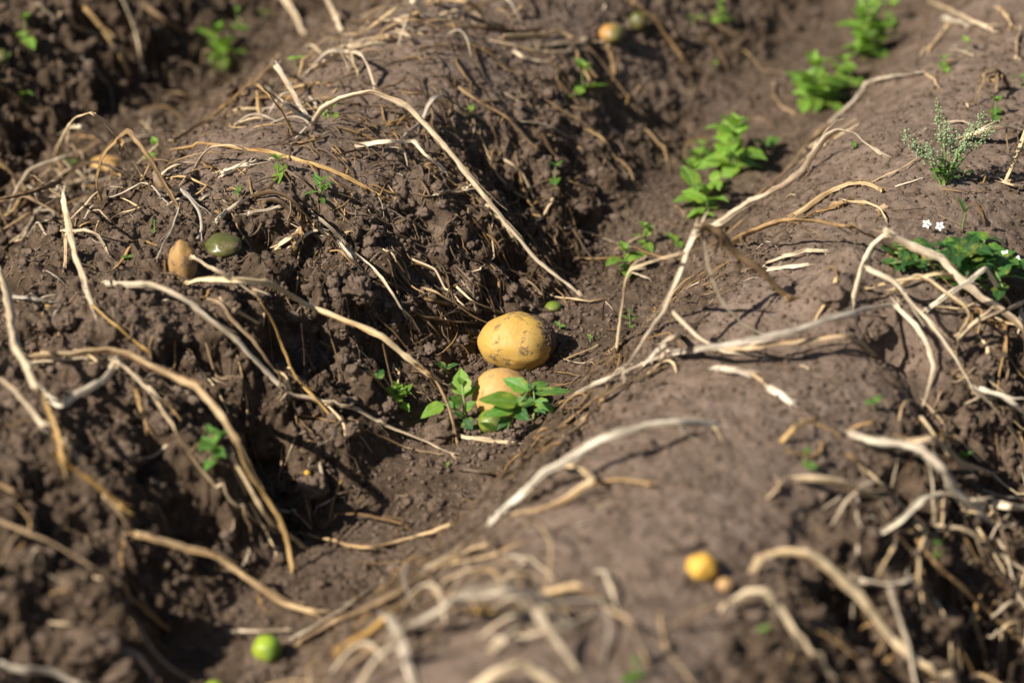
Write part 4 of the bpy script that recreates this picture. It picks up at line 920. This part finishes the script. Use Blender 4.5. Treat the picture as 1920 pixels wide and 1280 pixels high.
G('small shoot on the smooth near ridge right of the white stubs', 1512, 872, 24, 22, 'mid', pairs=2, seed=42)
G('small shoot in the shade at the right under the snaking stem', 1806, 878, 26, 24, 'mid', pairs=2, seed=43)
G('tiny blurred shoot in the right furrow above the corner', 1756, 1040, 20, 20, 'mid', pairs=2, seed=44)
G('faint green tip beside the pale bent stem at lower right', 1430, 1192, 14, 14, 'mid', pairs=1, seed=45)
G('blurred green shoot under the golden hook at the bottom edge', 1192, 1272, 30, 28, 'mid', pairs=2, seed=46)
G('faint seedling on the near ridge between stems', 1640, 770, 18, 20, 'mid', pairs=1, seed=47)
G('pale green rosette left of the twisted far-edge stem', 1770, 130, 18, 22, pairs=2, seed=48)
G('green leaf pair on the far right ridge', 1814, 98, 20, 18, pairs=1, seed=49)
G('blurred seedling above the flowering grey-green weed', 1866, 220, 30, 26, 'mid', pairs=2, seed=50)
G('small seedling at the right edge near the black curled stem', 1912, 162, 18, 16, 'mid', pairs=1, seed=51)
G('faint rosette beside the tip of the bold pale arch', 1600, 280, 8, 10, 'mid', pairs=1, seed=52)
G('small leaf right of the flowering weed base', 1806, 334, 8, 22, 'dark', pairs=1, seed=53)
G('small green leaf at the left edge of the crest', 14, 118, 10, 12, 'mid', pairs=1, seed=54)
G('curved dark blade standing above the white flowers', 1804, 430, 34, 26, 'dark', pairs=1, seed=55, spread=2.2, kind=4)
G('pinhead green speck on the furrow floor below the potatoes', 839, 876, 5, 6, pairs=1, seed=56)

def posed(label, root, stems_, leaves, seed):
    """a seedling whose leaves are set one by one: (base px, tip px, width px, how far base and tip stand toward the viewer, m, tone, shape)"""
    b = at(*root); d0 = float(np.dot(b - CAM, FWD)); s = TPX * d0; e = plant_root('seedling', label, 'seedling', b, 'green seedlings sprouting on the field')
    pt = lambda q, f: CAM + ray(q[0], q[1]) * (d0 - f) - b
    for st in stems_:
        path = catmull([pt(q, q[2]) for q in st], 8); V, F, UV = tube(path, np.linspace(.0015, .0008, len(path)), 8, 1, seed, .05, False); link('stem', raw_mesh('stem', V, F, GSTEM, UV), e)
    for i, (q0, q1, w_, f0, f1, mt, sh) in enumerate(leaves):
        A, B = pt(q0, f0), pt(q1, f1); Y = Vector(B - A); L = Y.length; Y.normalize(); Zr = Vector((-.25, -.45, .85)); X = Y.cross(Zr).normalized(); Z = X.cross(Y)
        M = Matrix((X, Y, Z)).transposed().to_4x4(); M.translation = Vector(A)
        o = link('leaf', LM[mt][sh], e); wn = {0: .66, 1: .72, 2: .56, 3: .64, 4: .30}[sh]
        o.matrix_local = M @ Matrix.Diagonal((w_ * s / wn, L, L * .8, 1))
posed('broad-leaved seedling standing left of the smaller potato', (872, 802), [[(872, 806, 0), (870, 760, .005), (867, 716, .005)], [(870, 780, .004), (850, 765, .01), (832, 758, .012)]],
 [((868, 742), (862, 688), 38, .005, .0, 'fresh', 1), ((871, 742), (895, 722), 20, .0, .0, 'mid', 0), ((866, 755), (840, 744), 22, .008, .015, 'mid', 0), ((872, 768), (892, 752), 20, .004, .01, 'mid', 2),
  ((868, 780), (850, 772), 16, .006, .012, 'dark', 0), ((871, 786), (884, 803), 26, .012, .02, 'dark', 3), ((832, 757), (788, 781), 30, .012, .022, 'fresh', 0), ((838, 757), (862, 762), 16, .01, .014, 'mid', 0), ((868, 720), (858, 706), 12, .008, .01, 'mid', 2)], 1)
posed('spreading seedling whose leaves cover the smaller potato front', (955, 803), [[(952, 806, .0), (962, 778, .028), (968, 752, .04)], [(966, 765, .035), (980, 748, .045), (990, 733, .045)]],
 [((991, 733), (942, 707), 30, .045, .04, 'mid', 1), ((972, 754), (898, 746), 38, .04, .05, 'fresh', 0), ((968, 752), (1003, 748), 24, .04, .045, 'mid', 0), ((962, 765), (990, 786), 30, .03, .05, 'dark', 0),
  ((968, 756), (938, 738), 22, .035, .03, 'mid', 2), ((958, 782), (932, 800), 22, .03, .04, 'dark', 3), ((964, 766), (906, 777), 30, .035, .05, 'mid', 0), ((930, 806), (900, 792), 16, .03, .04, 'mid', 2)], 2)
posed('seedling with dark leaves right of the smaller potato', (1003, 785), [[(1000, 788, 0), (1003, 760, .004), (1000, 728, .006)]],
 [((1000, 728), (1028, 716), 24, .006, .0, 'mid', 0), ((1002, 738), (1078, 733), 19, .006, .01, 'mid', 2), ((1004, 750), (1038, 768), 22, .006, .018, 'mid', 3), ((1000, 752), (980, 762), 18, .006, .014, 'dark', 0),
  ((1000, 730), (988, 718), 14, .008, .006, 'dark', 0), ((1003, 762), (1024, 776), 16, .006, .014, 'dark', 0)], 3)

# flowering goosefoot on the right ridge
def goosefoot():
    rs = random.Random(5); b = at(1770, 346); s = TPX * float(np.dot(b - CAM, FWD)); e = plant_root('flowering_weed', 'grey-green weed with mealy flower spikes standing on the right ridge', 'weed', b)
    tips = [(-82, 96, 0), (-58, 70, 10), (-36, 74, -10), (-22, 145, 8), (-4, 112, -6), (16, 96, 4), (46, 108, 0), (66, 122, 10), (84, 104, 6), (28, 78, -12)]
    for q, (dx, hh, dy) in enumerate(tips):
        h = hh * s / math.cos(PITCH); X = dx * s
        P = [np.array([rs.uniform(-.002, .002), rs.uniform(-.002, .002), -.004]), np.array([X * .35, dy * s * .3, h * .4]), np.array([X * .75, dy * s * .7, h * .75]), np.array([X, dy * s, h])]
        path = catmull(P, 8); V, F, UV = tube(path, np.linspace(0.0011, 0.0004, len(path)), 8, 1, q, 0.05, False)
        st = link('branch', raw_mesh('branch', V, F, GSTEM, UV), e)
        parts = []
        for k in range(75):
            f = rs.uniform(.42, 1) ** 0.8; i = int(f * (len(path) - 1)); p = path[i]; sp = 0.0085 * (1.25 - f * .8)
            c = p + np.array([rs.gauss(0, 1) * sp * .55, rs.gauss(0, 1) * sp * .55, rs.gauss(0, 1) * .003])
            c = np.round(c / 0.0042) * 0.0042 * 0.45 + c * 0.55
            V, F = lump(k, .3, I1); parts.append((V * rs.uniform(.0006, .0011) + c, F))
        V, F = merge(parts); link('flower_spike', raw_mesh('flower_spike', V, F, SEED), st)
        for k in range(4):
            i = int(rs.uniform(.1, .7) * (len(path) - 1)); add_leaf(e, path[i], rs.uniform(0, 6.28), rs.uniform(.1, .9), rs.uniform(14, 26) * s, 'mid' if rs.random() < .5 else 'dark', 4, 0, rs)
    for k in range(12): add_leaf(e, (0, 0, .004 + rs.random() * .012), rs.uniform(0, 6.28), rs.uniform(.1, .9), rs.uniform(22, 38) * s, 'mid' if k % 2 else 'dark', rs.choice([2, 4]), 0, rs)
goosefoot()
# nightshade clump with white flowers
def nightshade():
    rs = random.Random(8); b = at(1840, 525); s = TPX * float(np.dot(b - CAM, FWD)); e = plant_root('nightshade', 'dark green leafy clump with small white flowers near the right edge', 'weed', b)
    for q in range(22):
        a = rs.uniform(0, 6.28); r = rs.uniform(.3, 1) * 132 * s
        if q >= 15: a = math.pi + rs.uniform(-.5, .3); r = rs.uniform(150, 215) * s
        x, y = r * math.cos(a), r * math.sin(a) * .9; g = Hs(b[0] + x, b[1] + y) - b[2]; h = rs.uniform(.008, .034) * (0.45 if q >= 15 else 1)
        P = [np.array([0, 0, 0.0]), np.array([x * .5, y * .5, Hs(b[0] + x * .5, b[1] + y * .5) - b[2] + h * 1.1]), np.array([x, y, g + h])]
        path = catmull(P, 8); V, F, UV = tube(path, np.linspace(.0016, .0007, len(path)), 8, 1, q, .05, False); link('stem', raw_mesh('stem', V, F, GSTEM, UV), e)
        for k in range(7):
            i = int(rs.uniform(.35 if q < 12 else .7, 1) * (len(path) - 1)); add_leaf(e, path[i], rs.uniform(0, 6.28), rs.uniform(-.1, .65), rs.uniform(24, 56) * s * (.7 if q >= 12 else 1), rs.choice(['mid', 'dark', 'dark']), rs.choice([0, 1, 3]), rs.uniform(-.4, .4), rs)
    for fx, fy, hf in [(1738, 420, .012), (1762, 424, .010), (1832, 462, .035), (1885, 477, .035), (1906, 487, .035), (1840, 468, .03)]:
        p = at(fx, fy, hf) - b; ez = Vector((rs.uniform(-.5, .5), -.9, .7))
        c = link('flower', raw_mesh('flower', *flower_geo(rs)), e); c.scale = (.8, .8, .8); c.location = tuple(p); c.rotation_euler = ez.to_track_quat('Z', 'Y').to_euler()
        V, F = lump(3, .1, I1); V = V * np.array([.0011, .0011, .0026]) + np.array([0, 0, .0022]); link('anther_cone', raw_mesh('anther_cone', V, F, ANTHER), c)
        g = Hs(b[0] + p[0], b[1] + p[1]) - b[2]
        path = catmull([np.array([p[0] * .96 , p[1] + .012, g + .002]), p * .985 + np.array([0, .006, 0]), p], 6); V, F, UV = tube(path, np.full(len(path), .0005), 6, 1, 1, 0, False); link('flower_stalk', raw_mesh('flower_stalk', V, F, GSTEM, UV), e)
def flower_geo(rs):
    V = []; F = []
    for k in range(5):
        a = k * 1.2566; c, s_ = math.cos(a), math.sin(a); n = len(V)
        for (r, wd, z) in [(.0004, .0006, 0), (.0025, .0019, .0004), (.0045, .0013, -.0002), (.0062, .0002, -.0014)]:
            for x in (-wd, 0, wd): V.append((r * c - x * s_, r * s_ + x * c, z + (0 if x else -.0003)))
        for i in range(3):
            for j in range(2): q = n + i * 3 + j; F.append((q, q + 1, q + 4, q + 3))
    return np.array(V), np.array(F), PETAL
nightshade()

# ------------------------------------------------------------------ larger clods, each a thing
def clod(label, px, py, r, seed, amp=0.4, flat=0.8):
    p = at(px, py, 0); R = r * TPX * float(np.dot(p - CAM, FWD)); V, F = lump(seed, amp, I4); V = V * R * np.array([1, .9, flat])
    p[2] = Hs(p[0], p[1]) + R * flat * .30
    o = link('soil_clod', raw_mesh('soil_clod', V, F, CLOD), loc=p, rot=(0, 0, seed)); tag(o, label, 'clod', 'lumps of dry earth on the field')
for a in [('large flat clod in front of the dark bent stalk in the furrow', 829, 822, 30, 1), ('round clod right of the flat one below the smaller potato', 946, 797, 16, 2),
          ('brown clod left of the smaller potato among the leaves', 728, 764, 18, 3), ('crumbly clod touching the front of the big potato', 986, 690, 20, 4),
          ('second crumbly clod between the two yellow potatoes', 1014, 698, 17, 5), ('rugged tall clod at the edge of the shaded hollow on the left ridge', 665, 552, 36, 6),
          ('round clod above the bleached white curving stem', 276, 566, 14, 7), ('smooth clod just below the ochre potato, right side', 437, 580, 15, 8),
          ('pink-brown clod in the shade beyond the sweeping gold stem', 585, 910, 28, 9), ('small round clod on the smooth furrow floor, left of a darker one', 798, 871, 12, 10),
          ('darker round clod on the furrow floor', 820, 950, 18, 11), ('flat clod on the furrow floor beside the darker round one', 792, 938, 14, 12),
          ('big smooth boulder-like clod in the bottom left corner area', 165, 1225, 50, 13), ('tall blurred clod at the bottom edge near the left', 228, 1262, 34, 14),
          ('clod lying at the left ridge foot below the brown twig', 605, 805, 15, 15), ('round clod nearest the left edge beneath the flat grey stem', 120, 610, 20, 16),
          ('rounded clod left of the crumbly slope in the left middle', 85, 612, 15, 17), ('lumpy clod under the white straight stub', 300, 800, 26, 18),
          ('broad clod beside the upper golden length at lower left', 235, 870, 34, 19), ('clod catching sun on the furrow floor left of the flat clod', 660, 810, 16, 20),
          ('clod in the shade under the crossing stems at right', 1850, 690, 22, 21), ('lit clod under the bundle on the right ridge', 1560, 560, 26, 22),
          ('clod at the tip of the right ridge bundle', 1640, 625, 22, 23), ('clod above the lower right corner', 1780, 1150, 30, 24),
          ('low clod beside the tiny lime potato', 1085, 590, 9, 25), ('small clod left of the big potato', 868, 640, 13, 26), ('small clod at the big potato left foot', 884, 674, 11, 27)]:
    clod(*a)

# ------------------------------------------------------------------ what nobody could count: crumbs, rootlets, straw litter
def scatter_pts(n, seed, keep):
    rs = np.random.RandomState(seed); out = []
    while sum(len(o) for o in out) < n:
        x = rs.uniform(-.70, .72, n); y = rs.uniform(-.72, 1.0, n)
        yy = y - CAM[1]; ok = np.abs(x) < (0.165 * (yy * math.cos(PITCH) + 1.65 * .5) + .04)
        b, s, u, v = base_height(x, y); m = rough_mask(x, y, s, u, v); ok &= rs.rand(n) < keep(m, s, u, v, x, y)
        out.append(np.stack([x[ok], y[ok]], 1))
    return np.vstack(out)[:n]
def crumbs(n, base, smin, smax, seed, keep, name, mat=CLOD, power=2.5):
    P = scatter_pts(n, seed, keep); rs = np.random.RandomState(seed + 1)
    vars_ = [lump(seed * 20 + k, .5, base)[0] for k in range(16)]; nf = base[1]
    z = H(P[:, 0], P[:, 1]); Vs = []; Fs = []; nv_ = len(base[0])
    for k in range(16):
        idx = np.arange(k, n, 16); r = smin + (smax - smin) * rs.rand(len(idx)) ** power; a = rs.rand(len(idx)) * 6.28
        c, s = np.cos(a)[:, None], np.sin(a)[:, None]; b = vars_[k]
        X = (b[None, :, 0] * c - b[None, :, 1] * s) * r[:, None]; Y = (b[None, :, 0] * s + b[None, :, 1] * c) * r[:, None] * (0.7 + .5 * rs.rand(len(idx)))[:, None]; Z = b[None, :, 2] * r[:, None] * .8
        Vv = np.stack([X + P[idx, 0][:, None], Y + P[idx, 1][:, None], Z + (z[idx] + r * .25)[:, None]], -1).reshape(-1, 3)
        Fs.append((nf[None] + (np.arange(len(idx)) * nv_)[:, None, None]).reshape(-1, 3) + sum(len(q) for q in Vs)); Vs.append(Vv)
    o = link(name, raw_mesh(name, np.vstack(Vs), np.vstack(Fs), mat)); tag(o, kind='stuff'); return o
kf = lambda m, s, u, v, x, y: np.clip(m * 1.0 + .38 + .4 * (s < .09), 0, 1)
crumbs(48000, I1, .0006, .0028, 3, kf, 'soil_crumbs')
crumbs(2600, I2, .0022, .0075, 5, lambda m, s, u, v, x, y: np.clip(m * .9 - .12 + .25 * (s < .08), 0, 1), 'soil_lumps')
def strands(n, lo, hi, r, seed, keep, name, mats, sides=4, lift=.004, wig=.5, segs=9, sub=False, flat=1.0):
    P = scatter_pts(n, seed, keep); rs = np.random.RandomState(seed + 2); k = segs + 1
    u_dir = np.array([CA, -SA]); a = rs.rand(n) * 6.28
    al = rs.rand(n) < .55; a = np.where(al, math.atan2(-SA, CA) + rs.randn(n) * .45, a)
    L = lo + (hi - lo) * rs.rand(n) ** 2; X = np.zeros((n, k)); Y = np.zeros((n, k)); X[:, 0] = P[:, 0]; Y[:, 0] = P[:, 1]; cv = rs.randn(n) * .08; kk = rs.randint(1, segs, n); ka = rs.randn(n) * .9
    for i in range(1, k):
        a = a + cv + rs.randn(n) * wig * .3 + (kk == i) * ka; X[:, i] = X[:, i - 1] + np.cos(a) * L / segs; Y[:, i] = Y[:, i - 1] + np.sin(a) * L / segs
    Z = H(X.ravel(), Y.ravel()).reshape(n, k)
    for _ in range(2): Z[:, 1:-1] = np.maximum(Z[:, 1:-1] * .3, .35 * (Z[:, :-2] + Z[:, 2:]) + .3 * Z[:, 1:-1])
    Z += lift * np.sin(np.pi * np.linspace(0, 1, k))[None] * rs.rand(n)[:, None] + r * .4
    C = np.stack([X, Y, Z], -1); T = np.gradient(C, axis=1); T /= np.linalg.norm(T, axis=2, keepdims=True) + 1e-9
    S1 = np.cross(T, [0, 0, 1.0]); S1 /= np.linalg.norm(S1, axis=2, keepdims=True) + 1e-9; S2 = np.cross(S1, T)
    rr = r * (.45 + .8 * rs.rand(n))[:, None] * np.sin(np.pi * np.linspace(.10, .93, k))[None] ** .5 * (1 + .2 * rs.randn(n, k)); Vs = []
    for j in range(sides):
        t = 2 * np.pi * j / sides + .5; Vs.append(C + rr[..., None] * (S1 * math.cos(t) + S2 * math.sin(t) * flat))
    V = np.stack(Vs, 2); base = (np.arange(n) * k * sides)[:, None, None]
    i_ = np.arange(k - 1)[None, :, None] * sides; j_ = np.arange(sides)[None, None, :]; jn = (j_ + 1) % sides
    F = np.stack([base + i_ + j_, base + i_ + jn, base + i_ + sides + jn, base + i_ + sides + j_], -1).reshape(-1, 4)
    Lc = np.linspace(0, 1, k)[None] * L[:, None]; UV = np.stack([np.broadcast_to((np.arange(sides) / sides)[None, None], (n, k, sides)) + rs.rand(n)[:, None, None] * 9, np.broadcast_to((Lc + rs.rand(n)[:, None] * 30)[:, :, None], (n, k, sides))], -1)
    mi = np.repeat(rs.randint(0, len(mats), n), (k - 1) * sides)
    o = link(name, raw_mesh(name, V.reshape(-1, 3), F, mats, UV.reshape(-1, 2), True, mi)); tag(o, kind='stuff'); return o
kr = lambda m, s, u, v, x, y: np.clip(m * .9 - .08 + .15 * (s < .1), 0, 1)
strands(6000, .005, .035, .00040, 31, kr, 'dry_rootlets', [STRAW['brown'], STRAW['dark'], STRAW['dark'], CLOD, CLOD, CLOD])
strands(900, .010, .05, .0011, 33, lambda m, s, u, v, x, y: np.clip(m * .9 - .1, .02, 1), 'dark_stem_fibres', [STRAW['dark'], STRAW['dark'], CLOD, STRAW['brown']], 6, .006, .6)
strands(330, .010, .045, .0010, 35, lambda m, s, u, v, x, y: np.clip(m * .6 + .1, 0, 1), 'straw_litter', [STRAW['pale'], STRAW['gold'], STRAW['brown'], STRAW['brown'], STRAW['grey']], 6, .003, .3, flat=.5)
edge = lambda m, s, u, v, x, y: ((u > .095) & (u < .165)) * .9 * sstep(.25, -.05, v)
strands(420, .015, .065, .0009, 37, edge, 'ridge_edge_fibres', [STRAW['dark'], STRAW['brown'], STRAW['dark'], CLOD], 6, .006, .6)
slope = lambda m, s, u, v, x, y: ((u < -.02) & (u > -.26)) * np.exp(-((v - .10) / .18) ** 2)
strands(380, .02, .08, .0011, 39, slope, 'matted_slope_fibres', [STRAW['dark'], STRAW['dark'], STRAW['brown'], CLOD], 6, .008, .4)

strands(230, .03, .09, .0014, 41, lambda m, s, u, v, x, y: np.clip(m * .5 + .12, 0, 1), 'longer_straw_litter', [STRAW['brown'], STRAW['brown'], STRAW['grey'], STRAW['dark'], STRAW['pale']], 8, .008, .35, flat=.5)
def near(spots):
    W = [(at(px, py)[:2], r) for px, py, r in spots]
    return lambda m, s, u, v, x, y: np.clip(sum(np.exp(-(((x - c[0]) ** 2 + (y - c[1]) ** 2) / (r * r))) for c, r in W), 0, 1)
strands(130, .04, .12, .0016, 43, near([(60, 380, .06), (150, 320, .06), (240, 380, .05), (500, 190, .06), (560, 210, .05), (690, 60, .08), (820, 40, .07), (1000, 80, .06), (20, 440, .06)]), 'tangled_straw_on_left_ridge', [STRAW['pale'], STRAW['brown'], STRAW['brown'], STRAW['grey'], STRAW['gold'], STRAW['dark']], 8, .020, .5, flat=.5)
strands(26, .06, .16, .0022, 46, near([(760, 1180, .06), (900, 1190, .07), (1060, 1210, .06), (700, 1240, .05), (1000, 1120, .05)]), 'tangled_straw_on_near_ridge', [STRAW['pale'], STRAW['brown'], STRAW['gold'], STRAW['grey'], STRAW['pale']], 8, .035, .45, flat=.5)
strands(70, .04, .13, .0016, 47, near([(1700, 860, .06), (1760, 960, .06), (1850, 1080, .07), (1640, 1150, .05), (1850, 700, .06), (1900, 620, .05)]), 'tangled_straw_on_right_ridge', [STRAW['pale'], STRAW['brown'], STRAW['brown'], STRAW['grey']], 8, .020, .5, flat=.5)

crumbs(1700, I2, .0008, .0042, 61, near([(930, 678, .022), (970, 694, .022), (1015, 692, .02), (1046, 670, .018), (905, 790, .02), (960, 795, .025), (345, 530, .018), (419, 473, .02), (390, 468, .015), (501, 1243, .02), (1315, 1088, .015)]), 'crumbs_round_potatoes')
